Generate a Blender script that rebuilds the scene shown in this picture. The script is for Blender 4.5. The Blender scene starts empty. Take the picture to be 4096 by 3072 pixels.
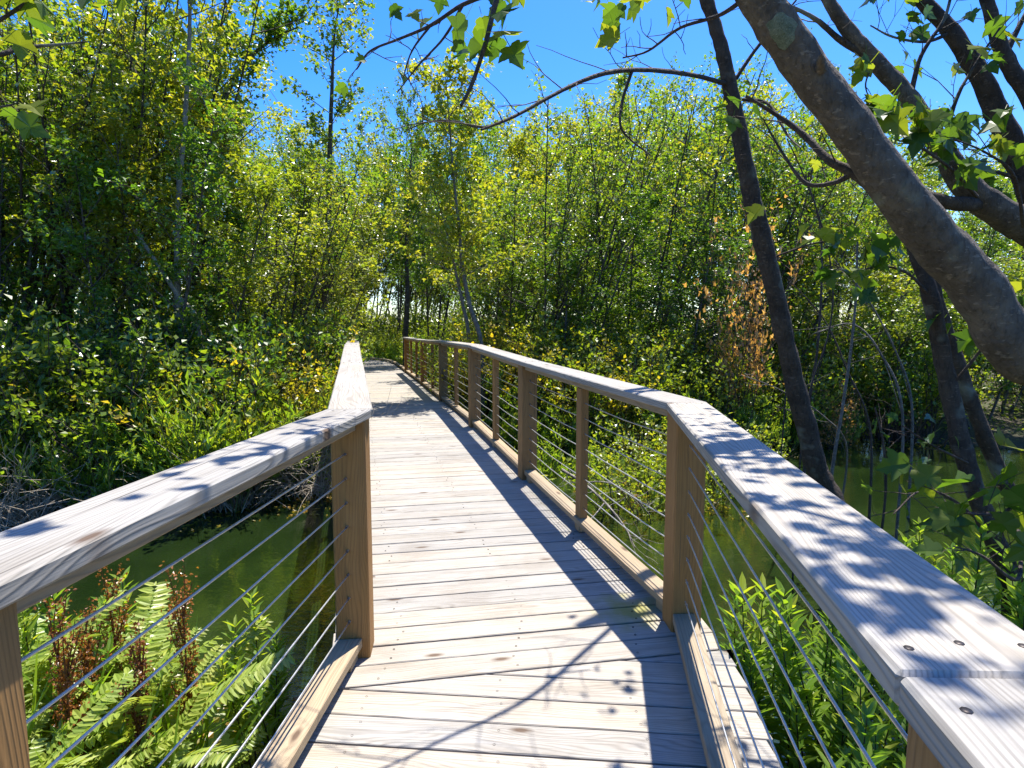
import bpy, bmesh, math, random
import numpy as np
from mathutils import Vector, Matrix
random.seed(7)
RNG = np.random.default_rng(11)
sc = bpy.context.scene
C = sc.collection
R = math.radians

# ------------------------------------------------------------------ camera
FPX, CAM_H = 2350.0, 1.40                    # focal length in photo pixels, eye height above the deck
PITCH = math.atan((1536 - 1310) / FPX)
cam_d = bpy.data.cameras.new('camera'); cam = bpy.data.objects.new('camera', cam_d); C.objects.link(cam)
cam.location = (0, 0, CAM_H); cam.rotation_euler = (math.pi / 2 - PITCH, 0, 0)
cam_d.sensor_width = 36; cam_d.lens = 36 * FPX / 4096; cam_d.clip_start = 0.05; cam_d.clip_end = 2000
sc.camera = cam

# ------------------------------------------------------------------ sky, sun, exposure
SUN_EL, SUN_AZ = R(70.5), R(27)              # azimuth clockwise from +Y (straight ahead)
world = bpy.data.worlds.new('World'); sc.world = world; world.use_nodes = True
nt = world.node_tree; nt.nodes.clear()
out = nt.nodes.new('ShaderNodeOutputWorld'); bg = nt.nodes.new('ShaderNodeBackground')
sky = nt.nodes.new('ShaderNodeTexSky'); sky.sky_type = 'NISHITA'; sky.sun_disc = False
sky.sun_elevation = SUN_EL; sky.sun_rotation = SUN_AZ
sky.air_density = 1.0; sky.dust_density = 0.7; sky.ozone_density = 3.5; sky.altitude = 100
hs = nt.nodes.new('ShaderNodeHueSaturation'); hs.inputs['Saturation'].default_value = 1.45; hs.inputs['Hue'].default_value = 0.513; hs.inputs['Value'].default_value = 0.90; hs.inputs['Saturation'].default_value = 1.45
nt.links.new(sky.outputs[0], hs.inputs['Color']); nt.links.new(hs.outputs[0], bg.inputs[0]); nt.links.new(bg.outputs[0], out.inputs[0])
bg.inputs[1].default_value = 0.15
sun_d = bpy.data.lights.new('sun', 'SUN'); sun = bpy.data.objects.new('sun', sun_d); C.objects.link(sun)
sun_d.energy = 5.0; sun_d.angle = R(0.5); sun_d.color = (1.0, 0.95, 0.87)
SUNV = Vector((math.sin(SUN_AZ) * math.cos(SUN_EL), math.cos(SUN_AZ) * math.cos(SUN_EL), math.sin(SUN_EL)))
sun.rotation_euler = SUNV.to_track_quat('Z', 'Y').to_euler()
sun.location = SUNV * 40
vs = sc.view_settings
sc.display_settings.display_device = 'sRGB'
vs.view_transform = 'Standard'; vs.look = 'None'; vs.gamma = 1; vs.use_curve_mapping = False
vs.exposure = 1.18
cy = sc.cycles
cy.max_bounces = 7; cy.diffuse_bounces = 3; cy.glossy_bounces = 3; cy.transmission_bounces = 5; cy.transparent_max_bounces = 6
cy.caustics_reflective = False; cy.caustics_refractive = False

# ------------------------------------------------------------------ helpers
def P(px, py, d):
    """World point seen at photo pixel (px, py), d metres ahead of the camera."""
    x, z = (px - 2048) / FPX, -(py - 1536) / FPX
    c, s = math.cos(PITCH), math.sin(PITCH)
    ry, rz = c + z * s, -s + z * c
    t = d / ry
    return Vector((x * t, d, CAM_H + rz * t))
V = 4096 / 2212.0
def Q(vx, vy, d): return P(vx * V, vy * V, d)

def tag(o, label=None, cat=None, group=None, kind=None):
    for k, v in (('label', label), ('category', cat), ('group', group), ('kind', kind)):
        if v: o[k] = v
    return o
def link(name, data, parent=None):
    o = bpy.data.objects.new(name, data); C.objects.link(o)
    if parent: o.parent = parent
    return o
def thing(name, label, cat, loc=(0, 0, 0), group=None):
    o = link(name, None); o.location = loc; o.empty_display_size = .2
    return tag(o, label, cat, group)

def quick_mesh(name, verts, faces, mat, attr=None, smooth=False):
    """faces: (n,k) int array, all of one size."""
    verts = np.asarray(verts, dtype=np.float32); faces = np.asarray(faces, dtype=np.int32)
    me = bpy.data.meshes.new(name); n, k = faces.shape
    me.vertices.add(len(verts)); me.vertices.foreach_set('co', verts.ravel())
    me.loops.add(n * k); me.loops.foreach_set('vertex_index', faces.ravel())
    me.polygons.add(n); me.polygons.foreach_set('loop_start', np.arange(n, dtype=np.int32) * k)
    me.polygons.foreach_set('use_smooth', np.full(n, smooth, dtype=bool))
    if attr is not None:
        a = me.attributes.new('tint', 'FLOAT', 'POINT'); a.data.foreach_set('value', np.asarray(attr, dtype=np.float32))
    me.update(calc_edges=True); me.validate()
    if mat: me.materials.append(mat)
    return me

class Tubes:
    """Collects tapered tubes (quads)."""
    def __init__(s): s.v = []; s.f = []; s.n = 0
    def add(s, pts, r0, r1=None, sides=6, wob=0.0, radii=None, power=1.0, lump=0.0):
        pts = np.array([tuple(p) for p in pts], float); m = len(pts)
        if radii is None:
            t = np.linspace(0, 1, m) ** power; radii = r0 + (r1 - r0) * t
        d = np.gradient(pts, axis=0); d /= np.linalg.norm(d, axis=1)[:, None] + 1e-9
        up = np.array([0, 0, 1.0]) if abs(d[:, 2]).mean() < .8 else np.array([1.0, 0.13, 0])
        u = np.cross(d, up); u /= np.linalg.norm(u, axis=1)[:, None] + 1e-9
        w = np.cross(d, u)
        a = np.linspace(0, 2 * math.pi, sides, endpoint=False)
        ring = np.cos(a)[None, :, None] * u[:, None, :] + np.sin(a)[None, :, None] * w[:, None, :]
        rr = np.asarray(radii)[:, None] * (1 + wob * RNG.standard_normal((m, sides)) if wob else np.ones((m, sides)))
        if lump:
            kk = np.arange(m)[:, None]; rr = rr * (1 + lump * np.sin(2 * a[None] + kk * .23) + lump * .7 * np.sin(3 * a[None] - kk * .41) + lump * .6 * np.sin(kk * .83 + a[None]))
        vv = pts[:, None, :] + ring * rr[:, :, None]
        i = np.arange(m - 1)[:, None] * sides; j = np.arange(sides)[None, :]; k = (j + 1) % sides
        ff = np.stack([i + j, i + k, i + sides + k, i + sides + j], -1).reshape(-1, 4) + s.n
        s.v.append(vv.reshape(-1, 3)); s.f.append(ff); s.n += m * sides
    def mesh(s, name, mat):
        return quick_mesh(name, np.concatenate(s.v), np.concatenate(s.f), mat, smooth=True)

def smooth_path(pts, n=6):
    """Catmull-Rom through the points."""
    p = [Vector(q) for q in pts]; p = [p[0] * 2 - p[1]] + p + [p[-1] * 2 - p[-2]]
    o = []
    for i in range(1, len(p) - 2):
        for k in range(n):
            t = k / n; a, b, c, d = p[i - 1], p[i], p[i + 1], p[i + 2]
            o.append(.5 * ((2 * b) + (c - a) * t + (2 * a - 5 * b + 4 * c - d) * t * t + (3 * b - a - 3 * c + d) * t ** 3))
    o.append(p[-2]); return o

# leaf templates: x across, y along, z up; all triangles
def tpl(half, fold=.12, droop=.0):
    """Two halves of an outline folded along the midrib; half lists points from base to tip on the right side."""
    mid = [(0, 0.0), (0, .45), (0, 1.0)]
    v = [(0, 0, 0), (0, .45, 0), (0, 1, -droop)]; f = []
    for sgn in (1, -1):
        ids = [0]
        for (x, y) in half:
            v.append((sgn * x, y, fold * x * 2 - droop * y * y)); ids.append(len(v) - 1)
        ids.append(2)
        for a, b in zip(ids[:-1], ids[1:]):
            f.append((1, a, b) if sgn > 0 else (1, b, a))
    return np.array(v, float), np.array(f)
LEAF_SIMPLE = (np.array([(0, 0, 0), (.36, .42, .10), (0, 1, -.12), (-.36, .42, .10)], float), np.array([(0, 1, 2), (0, 2, 3)]))
LEAF_LANCE = (np.array([(0, 0, 0), (.15, .38, .05), (0, 1, -.12), (-.15, .38, .05)], float), np.array([(0, 1, 2), (0, 2, 3)]))
LEAF_LOBED = (np.array([(0, 0, 0), (.52, .34, .12), (.20, .52, .05), (0, 1, -.15), (-.20, .52, .05), (-.52, .34, .12)], float),
              np.array([(0, 1, 2), (0, 2, 3), (0, 3, 4), (0, 4, 5)]))
MAPLE_HALF = [(.10, -.06), (.30, .02), (.36, .12), (.33, .20), (.46, .30), (.60, .50), (.46, .47), (.38, .52), (.30, .50), (.23, .50), (.28, .66), (.22, .68), (.15, .78)]

def unit(a): return a / (np.linalg.norm(a, axis=-1, keepdims=True) + 1e-9)
class Leaves:
    def __init__(s): s.p = []; s.d = []; s.n = []; s.s = []
    def add(s, p, d, n, size):
        p = np.atleast_2d(p); k = len(p)
        s.p.append(p); s.d.append(np.broadcast_to(d, (k, 3))); s.n.append(np.broadcast_to(n, (k, 3))); s.s.append(np.broadcast_to(size, (k,)))
    def arrays(s):
        return np.concatenate(s.p), np.concatenate(s.d), np.concatenate(s.n), np.concatenate(s.s)
    def mesh(s, name, template, mat):
        p, d, n, sz = s.arrays(); tv, tf = template
        Y = unit(d); X = unit(np.cross(Y, n)); N = np.cross(X, Y); k = len(p)
        vv = p[:, None, :] + sz[:, None, None] * (tv[None, :, 0, None] * X[:, None, :] + tv[None, :, 1, None] * Y[:, None, :] + tv[None, :, 2, None] * N[:, None, :])
        ff = tf[None] + (np.arange(k) * len(tv))[:, None, None]
        tint = np.repeat(RNG.random(k), len(tv))
        return quick_mesh(name, vv.reshape(-1, 3), ff.reshape(-1, 3), mat, attr=tint)

# ------------------------------------------------------------------ materials
class NB:
    def __init__(s, name):
        s.m = bpy.data.materials.new(name); s.m.use_nodes = True; s.t = s.m.node_tree; s.t.nodes.clear()
    def n(s, typ, **kw):
        nd = s.t.nodes.new(typ)
        for k, v in kw.items():
            if k.startswith('i_'):
                key = k[2:]; nd.inputs[int(key) if key.isdigit() else key].default_value = v
            else: setattr(nd, k, v)
        return nd
    def l(s, a, b): s.t.links.new(a, b)
    def math(s, op, a, b=None, clamp=False):
        nd = s.n('ShaderNodeMath', operation=op, use_clamp=clamp)
        for i, q in enumerate((a, b)):
            if q is None: continue
            if isinstance(q, (int, float)): nd.inputs[i].default_value = q
            else: s.l(q, nd.inputs[i])
        return nd.outputs[0]
    def mix(s, fac, a, b, blend='MIX'):
        nd = s.n('ShaderNodeMix', data_type='RGBA', blend_type=blend)
        for i, q in ((0, fac), (6, a), (7, b)):
            if isinstance(q, (int, float)): nd.inputs[i].default_value = q
            elif isinstance(q, tuple): nd.inputs[i].default_value = q if len(q) == 4 else (*q, 1)
            else: s.l(q, nd.inputs[i])
        return nd.outputs[2]
    def ramp(s, fac, stops, interp='LINEAR'):
        nd = s.n('ShaderNodeValToRGB'); cr = nd.color_ramp; cr.interpolation = interp
        while len(cr.elements) < len(stops): cr.elements.new(.5)
        for e, (p, c) in zip(cr.elements, stops):
            e.position = p; e.color = (*c, 1) if isinstance(c, tuple) else (c, c, c, 1)
        s.l(fac, nd.inputs[0]); return nd.outputs[0]
    def noise(s, vec, scale, detail=3, rough=.55, dist=0.0):
        nd = s.n('ShaderNodeTexNoise'); nd.inputs['Scale'].default_value = scale; nd.inputs['Detail'].default_value = detail
        nd.inputs['Roughness'].default_value = rough; nd.inputs['Distortion'].default_value = dist
        s.l(vec, nd.inputs['Vector']); return nd.outputs['Fac']
    def scaled(s, vec, sx, sy, sz, off=None):
        nd = s.n('ShaderNodeVectorMath', operation='MULTIPLY'); s.l(vec, nd.inputs[0]); nd.inputs[1].default_value = (sx, sy, sz)
        if off is None: return nd.outputs[0]
        ad = s.n('ShaderNodeVectorMath', operation='ADD'); s.l(nd.outputs[0], ad.inputs[0]); s.l(off, ad.inputs[1]); return ad.outputs[0]

def wood(name, pale, warm, dark, warm_amt=.5, grey_amt=.5, moss=False, knots=1.0, contrast=1.0):
    b = NB(name); outp = b.n('ShaderNodeOutputMaterial'); pr = b.n('ShaderNodeBsdfPrincipled')
    tc = b.n('ShaderNodeTexCoord'); oi = b.n('ShaderNodeObjectInfo')
    off = b.n('ShaderNodeCombineXYZ'); b.l(b.math('MULTIPLY', oi.outputs['Random'], 37.0), off.inputs[0]); b.l(b.math('MULTIPLY', oi.outputs['Random'], 11.0), off.inputs[1])
    ob = tc.outputs['Object']
    base = b.scaled(ob, 1, 1, 1, off.outputs[0])
    # ring field: slow warp along the board, tight across -> cathedral grain
    warp = b.noise(b.scaled(base, .9, 5.0, 5.0), 1.0, 2, .5)
    sep = b.n('ShaderNodeSeparateXYZ'); b.l(base, sep.inputs[0])
    ringv = b.math('ADD', b.math('ADD', b.math('MULTIPLY', sep.outputs[1], 560.0), b.math('MULTIPLY', sep.outputs[2], 500.0)), b.math('MULTIPLY', warp, 150.0))
    ring = b.math('ADD', b.math('MULTIPLY', b.math('SINE', ringv), .5), .5)
    ring = b.math('POWER', ring, 3.0)
    fine = b.noise(b.scaled(base, 2.5, 160, 160), 1.0, 3, .6)
    streak = b.noise(b.scaled(base, 1.3, 85, 85), 1.0, 5, .7)
    blot = b.noise(b.scaled(base, 1.6, 6, 6), 1.0, 4, .6)
    wamt = b.math('ADD', b.math('MULTIPLY', blot, 1.1), b.math('ADD', b.math('MULTIPLY', oi.outputs['Random'], .5), warm_amt - .85), True)
    col = b.mix(wamt, pale, warm)
    col = b.mix(b.math('MULTIPLY', ring, .27 * contrast), col, dark)
    col = b.mix(b.ramp(streak, [(.50, 0.0), (.76, .42 * contrast)]), col, dark)
    col = b.mix(b.ramp(fine, [(.55, 0.0), (.85, .5)]), col, dark)
    dirt = b.noise(b.scaled(base, 2.2, 9, 9), 1.0, 5, .7)
    col = b.mix(b.ramp(dirt, [(.50, 0.0), (.70, .34 * contrast)]), col, tuple(c_ * 1.5 for c_ in dark))
    # drying cracks
    crack = b.noise(b.scaled(base, .7, 75, 75), 1.0, 2, .5)
    col = b.mix(b.ramp(crack, [(.70, 0.0), (.76, .75)]), col, (.05, .04, .03))
    # knots
    if knots:
        vo = b.n('ShaderNodeTexVoronoi', feature='F1', voronoi_dimensions='2D'); vo.inputs['Scale'].default_value = 1.0; vo.inputs['Randomness'].default_value = 1.0
        b.l(b.scaled(base, 1.9, 5.5, 5.5), vo.inputs['Vector'])
        kn = b.ramp(vo.outputs['Distance'], [(.035, .95), (.06, .55), (.10, 0.0)])
        sepc = b.n('ShaderNodeSeparateColor'); b.l(vo.outputs['Color'], sepc.inputs[0])
        kn = b.math('MULTIPLY', kn, b.math('GREATER_THAN', sepc.outputs[0], 1 - .20 * knots))
        col = b.mix(kn, col, (.085, .05, .028))
    v = b.n('ShaderNodeHueSaturation'); b.l(col, v.inputs['Color'])
    b.l(b.math('ADD', b.math('MULTIPLY', oi.outputs['Random'], .34), .83), v.inputs['Value']); col = v.outputs[0]
    if moss:
        geo = b.n('ShaderNodeNewGeometry'); dn = b.n('ShaderNodeVectorMath', operation='DISTANCE'); b.l(geo.outputs['Position'], dn.inputs[0]); dn.inputs[1].default_value = (.60, 2.80, 0.0)
        mk = b.math('SUBTRACT', b.math('ADD', b.math('MULTIPLY', b.noise(geo.outputs['Position'], 9, 4), .35), .03), dn.outputs['Value'])
        col = b.mix(b.ramp(mk, [(.0, 0.0), (.16, .8)]), col, (.22, .21, .03))
        stain = b.noise(geo.outputs['Position'], 2.3, 5, .6)
        col = b.mix(b.ramp(stain, [(.52, 0.0), (.72, .35)]), col, (.16, .13, .10))
    b.l(col, pr.inputs['Base Color'])
    pr.inputs['Roughness'].default_value = .72; pr.inputs['Specular IOR Level'].default_value = .35
    hgt = b.math('ADD', b.math('MULTIPLY', fine, .6), b.math('MULTIPLY', ring, .5))
    hgt = b.math('SUBTRACT', hgt, b.ramp(crack, [(.68, 0.0), (.75, 1.0)]))
    bp = b.n('ShaderNodeBump'); bp.inputs['Strength'].default_value = .35; bp.inputs['Distance'].default_value = .004
    b.l(hgt, bp.inputs['Height']); b.l(bp.outputs[0], pr.inputs['Normal']); b.l(pr.outputs[0], outp.inputs[0])
    return b.m

M_DECK = wood('deck_wood', (.375, .36, .33), (.295, .245, .18), (.092, .076, .056), .45, moss=True, contrast=1.35)
M_CAP = wood('cap_wood', (.35, .338, .31), (.28, .24, .18), (.085, .072, .056), .40, contrast=1.3)
M_POST = wood('post_wood', (.30, .185, .078), (.27, .13, .032), (.085, .042, .014), .64, knots=.8, contrast=1.0)
M_RAIL = wood('rail_wood', (.36, .30, .21), (.31, .21, .11), (.11, .075, .042), .55)

def simple(name, col, rough=.5, metal=0.0, spec=.5):
    b = NB(name); o = b.n('ShaderNodeOutputMaterial'); p = b.n('ShaderNodeBsdfPrincipled')
    tc = b.n('ShaderNodeTexCoord'); nz = b.noise(tc.outputs['Object'], 40, 3)
    b.l(b.mix(b.ramp(nz, [(.35, 0.0), (.75, .5)]), col, tuple(c * .55 for c in col)), p.inputs['Base Color'])
    p.inputs['Roughness'].default_value = rough; p.inputs['Metallic'].default_value = metal; p.inputs['Specular IOR Level'].default_value = spec
    b.l(p.outputs[0], o.inputs[0]); return b.m
M_STEEL = simple('steel_cable', (.60, .60, .60), .42, .9)
M_SCREW = simple('screw_steel', (.06, .05, .045), .5, .6)
M_DRY = simple('dry_stem', (.42, .36, .28), .8)
M_SEED = simple('rust_seed', (.17, .05, .015), .8)
M_STEM = simple('green_stem', (.12, .14, .04), .6)
M_DARKSTEM = simple('wet_stem', (.035, .025, .018), .5)

def bark(name, pale, dark, scale=1.0, lichen=True):
    b = NB(name); o = b.n('ShaderNodeOutputMaterial'); p = b.n('ShaderNodeBsdfPrincipled')
    tc = b.n('ShaderNodeTexCoord'); geo = b.n('ShaderNodeNewGeometry'); pos = geo.outputs['Position']
    n1 = b.noise(pos, 9 * scale, 6, .65); n2 = b.noise(b.scaled(pos, 1, 1, .35), 60 * scale, 4, .6); n3 = b.noise(pos, 3.5 * scale, 3)
    col = b.mix(b.ramp(n1, [(.36, 0.0), (.66, 1.0)]), dark, pale)
    col = b.mix(b.ramp(n2, [(.50, 0.0), (.72, .65)]), col, tuple(c * .45 for c in dark))
    n4 = b.noise(b.scaled(pos, 1, 1, 2.5), 26 * scale, 3, .6); col = b.mix(b.ramp(n4, [(.60, 0.0), (.66, .6)]), col, tuple(c * 1.7 for c in pale))
    if lichen: col = b.mix(b.ramp(n3, [(.60, 0.0), (.68, .55)]), col, (.25, .26, .20))
    b.l(col, p.inputs['Base Color']); p.inputs['Roughness'].default_value = .85; p.inputs['Specular IOR Level'].default_value = .25
    bp = b.n('ShaderNodeBump'); bp.inputs['Strength'].default_value = .8; bp.inputs['Distance'].default_value = .018
    b.l(b.math('ADD', n2, b.math('MULTIPLY', n1, 1.2)), bp.inputs['Height']); b.l(bp.outputs[0], p.inputs['Normal']); b.l(p.outputs[0], o.inputs[0]); return b.m
M_BARK = bark('maple_bark', (.155, .125, .093), (.07, .055, .041))
M_BARK_DARK = bark('dark_bark', (.085, .064, .047), (.038, .029, .022))
M_BARK_FAR = bark('grey_bark', (.13, .11, .09), (.055, .045, .036), 1.5)
M_BARK_PALE = bark('pale_bark', (.33, .30, .26), (.18, .16, .13), 1.5, False)
M_BARK_GREY = bark('weathered_bark', (.22, .20, .17), (.11, .095, .08), 1.5, False)
M_TWIG = bark('twig_bark', (.11, .085, .07), (.05, .038, .03), 2, False)
M_LICHEN = bark('lichen', (.26, .29, .20), (.13, .16, .10), 5, False)

def leafmat(name, stops, trans=.56, gloss=.065, rough=.38, tgain=(2.0, 1.85, .9), objvar=.45):
    b = NB(name); o = b.n('ShaderNodeOutputMaterial')
    at = b.n('ShaderNodeAttribute', attribute_name='tint'); oi = b.n('ShaderNodeObjectInfo')
    f = b.math('ADD', b.math('MULTIPLY', at.outputs['Fac'], 1 - objvar), b.math('MULTIPLY', oi.outputs['Random'], objvar))
    col = b.ramp(f, [(p_, tuple(min(.6, q * 1.22) for q in c_)) for p_, c_ in stops])
    df = b.n('ShaderNodeBsdfDiffuse'); tr = b.n('ShaderNodeBsdfTranslucent'); gl = b.n('ShaderNodeBsdfGlossy'); gl.inputs['Roughness'].default_value = rough
    b.l(col, df.inputs[0]); tcol = b.mix(1.0, col, tgain, 'MULTIPLY'); b.l(tcol, tr.inputs[0])
    m1 = b.n('ShaderNodeMixShader'); m1.inputs[0].default_value = trans; b.l(df.outputs[0], m1.inputs[1]); b.l(tr.outputs[0], m1.inputs[2])
    fr = b.n('ShaderNodeLayerWeight'); fr.inputs[0].default_value = .35
    fac = b.math('MULTIPLY', b.math('ADD', fr.outputs['Fresnel'], .25), gloss * 2, True)
    m2 = b.n('ShaderNodeMixShader'); b.l(fac, m2.inputs[0]); b.l(m1.outputs[0], m2.inputs[1]); b.l(gl.outputs[0], m2.inputs[2])
    b.l(m2.outputs[0], o.inputs[0]); return b.m
G1, G2, G3 = (.045, .085, .012), (.10, .145, .016), (.20, .20, .02)
M_MAPLE = leafmat('maple_leaves', [(0, (.045, .115, .008)), (.5, (.092, .170, .010)), (.85, (.165, .21, .014)), (1, (.26, .20, .02))])
M_MAPLE_Y = leafmat('yellow_green_leaves', [(0, (.075, .145, .008)), (.5, (.15, .205, .012)), (1, (.26, .25, .018))])
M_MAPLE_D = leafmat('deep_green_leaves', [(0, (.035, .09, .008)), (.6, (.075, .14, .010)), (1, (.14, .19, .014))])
M_SHRUB = leafmat('shrub_leaves', [(0, (.075, .135, .010)), (.6, (.14, .195, .013)), (1, (.24, .25, .018))])
M_LANCE = leafmat('lance_leaves', [(0, (.07, .16, .014)), (.6, (.15, .24, .018)), (1, (.27, .30, .022))])
M_GOLD = leafmat('golden_leaves', [(0, (.15, .16, .010)), (.6, (.28, .25, .014)), (1, (.38, .28, .02))])
M_COPPER = leafmat('copper_leaves', [(0, (.22, .12, .04)), (.6, (.33, .19, .07)), (1, (.42, .28, .14))])
M_RUSTY = leafmat('rusty_leaves', [(0, (.11, .12, .012)), (.5, (.23, .18, .02)), (1, (.28, .11, .03))])
M_FERN = leafmat('fern_leaves', [(0, (.11, .19, .022)), (.6, (.22, .28, .045)), (1, (.34, .36, .08))], trans=.45, gloss=.07)
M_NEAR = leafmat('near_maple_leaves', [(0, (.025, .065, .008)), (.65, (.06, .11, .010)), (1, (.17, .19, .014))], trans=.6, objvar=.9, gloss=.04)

def ground_mat():
    b = NB('swamp_soil'); o = b.n('ShaderNodeOutputMaterial'); p = b.n('ShaderNodeBsdfPrincipled')
    geo = b.n('ShaderNodeNewGeometry'); pos = geo.outputs['Position']
    n1 = b.noise(pos, 1.7, 5); n2 = b.noise(pos, 22, 5, .7)
    col = b.mix(b.ramp(n1, [(.4, 0.0), (.62, 1.0)]), (.05, .04, .025), (.045, .06, .018))
    col = b.mix(b.ramp(n2, [(.5, 0.0), (.75, .8)]), col, (.13, .095, .055))
    b.l(col, p.inputs['Base Color']); p.inputs['Roughness'].default_value = .9
    bp = b.n('ShaderNodeBump'); bp.inputs['Distance'].default_value = .05; b.l(n2, bp.inputs['Height']); b.l(bp.outputs[0], p.inputs['Normal']); b.l(p.outputs[0], o.inputs[0]); return b.m
def water_mat():
    b = NB('pond_water'); o = b.n('ShaderNodeOutputMaterial'); p = b.n('ShaderNodeBsdfPrincipled')
    geo = b.n('ShaderNodeNewGeometry'); pos = geo.outputs['Position']
    n1 = b.noise(pos, .8, 4)
    b.l(b.mix(b.ramp(n1, [(.35, 0.0), (.7, 1.0)]), (.006, .013, .003), (.014, .026, .006)), p.inputs['Base Color'])
    p.inputs['Roughness'].default_value = .04; p.inputs['IOR'].default_value = 1.5; p.inputs['Specular IOR Level'].default_value = 1.0
    w1 = b.noise(b.scaled(pos, 1, 2.2, 1), 7, 3, .5); w2 = b.noise(pos, 30, 2, .5)
    bp = b.n('ShaderNodeBump'); bp.inputs['Strength'].default_value = .16; bp.inputs['Distance'].default_value = .02
    b.l(b.math('ADD', w1, b.math('MULTIPLY', w2, .25)), bp.inputs['Height']); b.l(bp.outputs[0], p.inputs['Normal']); b.l(p.outputs[0], o.inputs[0]); return b.m

# ------------------------------------------------------------------ ground and pond
WATER_Z = -.75
POND = np.array([(-10, 2.4), (-10, 6.0), (-5.7, 6.35), (-4.2, 6.7), (-2.5, 7.4), (-1, 8.6), (.4, 9.7), (2.2, 9.3), (4.2, 10.2), (6.5, 11.2), (8, 10.6),
                 (10.5, 9.2), (12, 6), (10, 3), (6, 1.4), (3, .5), (.9, .2), (-.8, .5), (-1.1, 1.6), (-1.3, 2.35), (-2.5, 3.0), (-4, 2.5), (-6, 2.0)], float)
def pond_exact(x, y):
    """Signed distance to the pond's shore, positive on land."""
    x = np.asarray(x, float); y = np.asarray(y, float); d = np.full(x.shape, 1e9); ins = np.zeros(x.shape, bool)
    for (x0, y0), (x1, y1) in zip(POND, np.roll(POND, -1, 0)):
        ex, ey = x1 - x0, y1 - y0; t = np.clip(((x - x0) * ex + (y - y0) * ey) / (ex * ex + ey * ey), 0, 1)
        d = np.minimum(d, np.hypot(x - x0 - t * ex, y - y0 - t * ey))
        c = ((y0 > y) != (y1 > y)) & (x < (x1 - x0) * (y - y0) / (y1 - y0 + 1e-12) + x0); ins ^= c
    return np.where(ins, -d, d)
SDX, SDY = np.arange(-45, 45.05, .1), np.arange(-16, 60.05, .1)
SDG = pond_exact(*np.meshgrid(SDX, SDY))
def pond_sd(x, y):
    if np.ndim(x) == 0:
        i = min(len(SDY) - 2, max(0, int((y + 16) / .1))); j = min(len(SDX) - 2, max(0, int((x + 45) / .1))); u = min(1, max(0, (x + 45) / .1 - j)); v = min(1, max(0, (y + 16) / .1 - i))
        return (SDG[i, j] * (1 - u) + SDG[i, j + 1] * u) * (1 - v) + (SDG[i + 1, j] * (1 - u) + SDG[i + 1, j + 1] * u) * v
    return pond_exact(x, y)
def ground_z(x, y):
    sd = pond_sd(x, y); x = np.asarray(x, float); y = np.asarray(y, float)
    bump = .05 * np.sin(2.3 * x + 1.1 * y) + .04 * np.sin(3.7 * y - 1.9 * x) + .03 * np.sin(7 * x + 2) * np.sin(6 * y)
    z = np.where(sd > 0, WATER_Z - .04 + np.minimum(.30, .22 * sd) + bump * np.clip(sd, 0, 1), WATER_Z - .04 - np.minimum(.45, -sd * .5))
    z = z + .42 * np.exp(-((x + 2.0) / .75) ** 2 - ((y - 1.5) / .95) ** 2) * (sd > 0)
    return z
gx = np.concatenate([np.linspace(-900, -41, 12), np.linspace(-40, 40, 161), np.linspace(41, 900, 12)])
gy = np.concatenate([np.linspace(-500, -16, 8), np.linspace(-15, 55, 141), np.linspace(56, 1500, 14)])
XX, YY = np.meshgrid(gx, gy); ZZ = ground_z(XX, YY)
nx, ny = len(gx), len(gy); idx = np.arange(nx * ny).reshape(ny, nx)
gf = np.stack([idx[:-1, :-1], idx[:-1, 1:], idx[1:, 1:], idx[1:, :-1]], -1).reshape(-1, 4)
ground = link('ground', quick_mesh('ground', np.stack([XX, YY, ZZ], -1).reshape(-1, 3), gf, ground_mat(), smooth=True)); tag(ground, kind='structure')
wx = [(-14, -.3), (16, -.3), (16, 14), (-14, 14)]
water = link('pond_water', quick_mesh('pond_water', [(x, y, WATER_Z) for x, y in wx], [[0, 1, 2, 3]], water_mat())); tag(water, kind='structure')

# ------------------------------------------------------------------ boardwalk geometry
DZ_Y = [-5, 3.0, 4.5, 6, 7.5, 8.5, 10, 12, 14, 17.5, 30]; DZ_V = [0, 0, .03, .08, .125, .14, .12, .075, .055, .055, .06]
def dz(y): return float(np.interp(y, DZ_Y, DZ_V))
# inner faces of the rails (y, x)
RY = [-2.5, .53, 2.66, 5.17, 7.5, 10.2, 13.6, 17.5, 21, 22.5, 23.7, 24.6, 25.1, 25.4]; RX = [-.06, .41, .73, .07, -.55, -1.27, -2.12, -3.21, -4.2, -4.7, -5.3, -6.1, -7.0, -9.0]
LY = [-2.5, .76, 2.45, 8, 12, 17, 20, 21.6, 22.8, 23.5, 23.9]; LX = [-.88, -.70, -.61, -2.1, -3.15, -4.5, -5.35, -5.95, -6.8, -7.8, -9.5]
def xr(y): return float(np.interp(y, RY, RX))
def xl(y): return float(np.interp(y, LY, LX))

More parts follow.
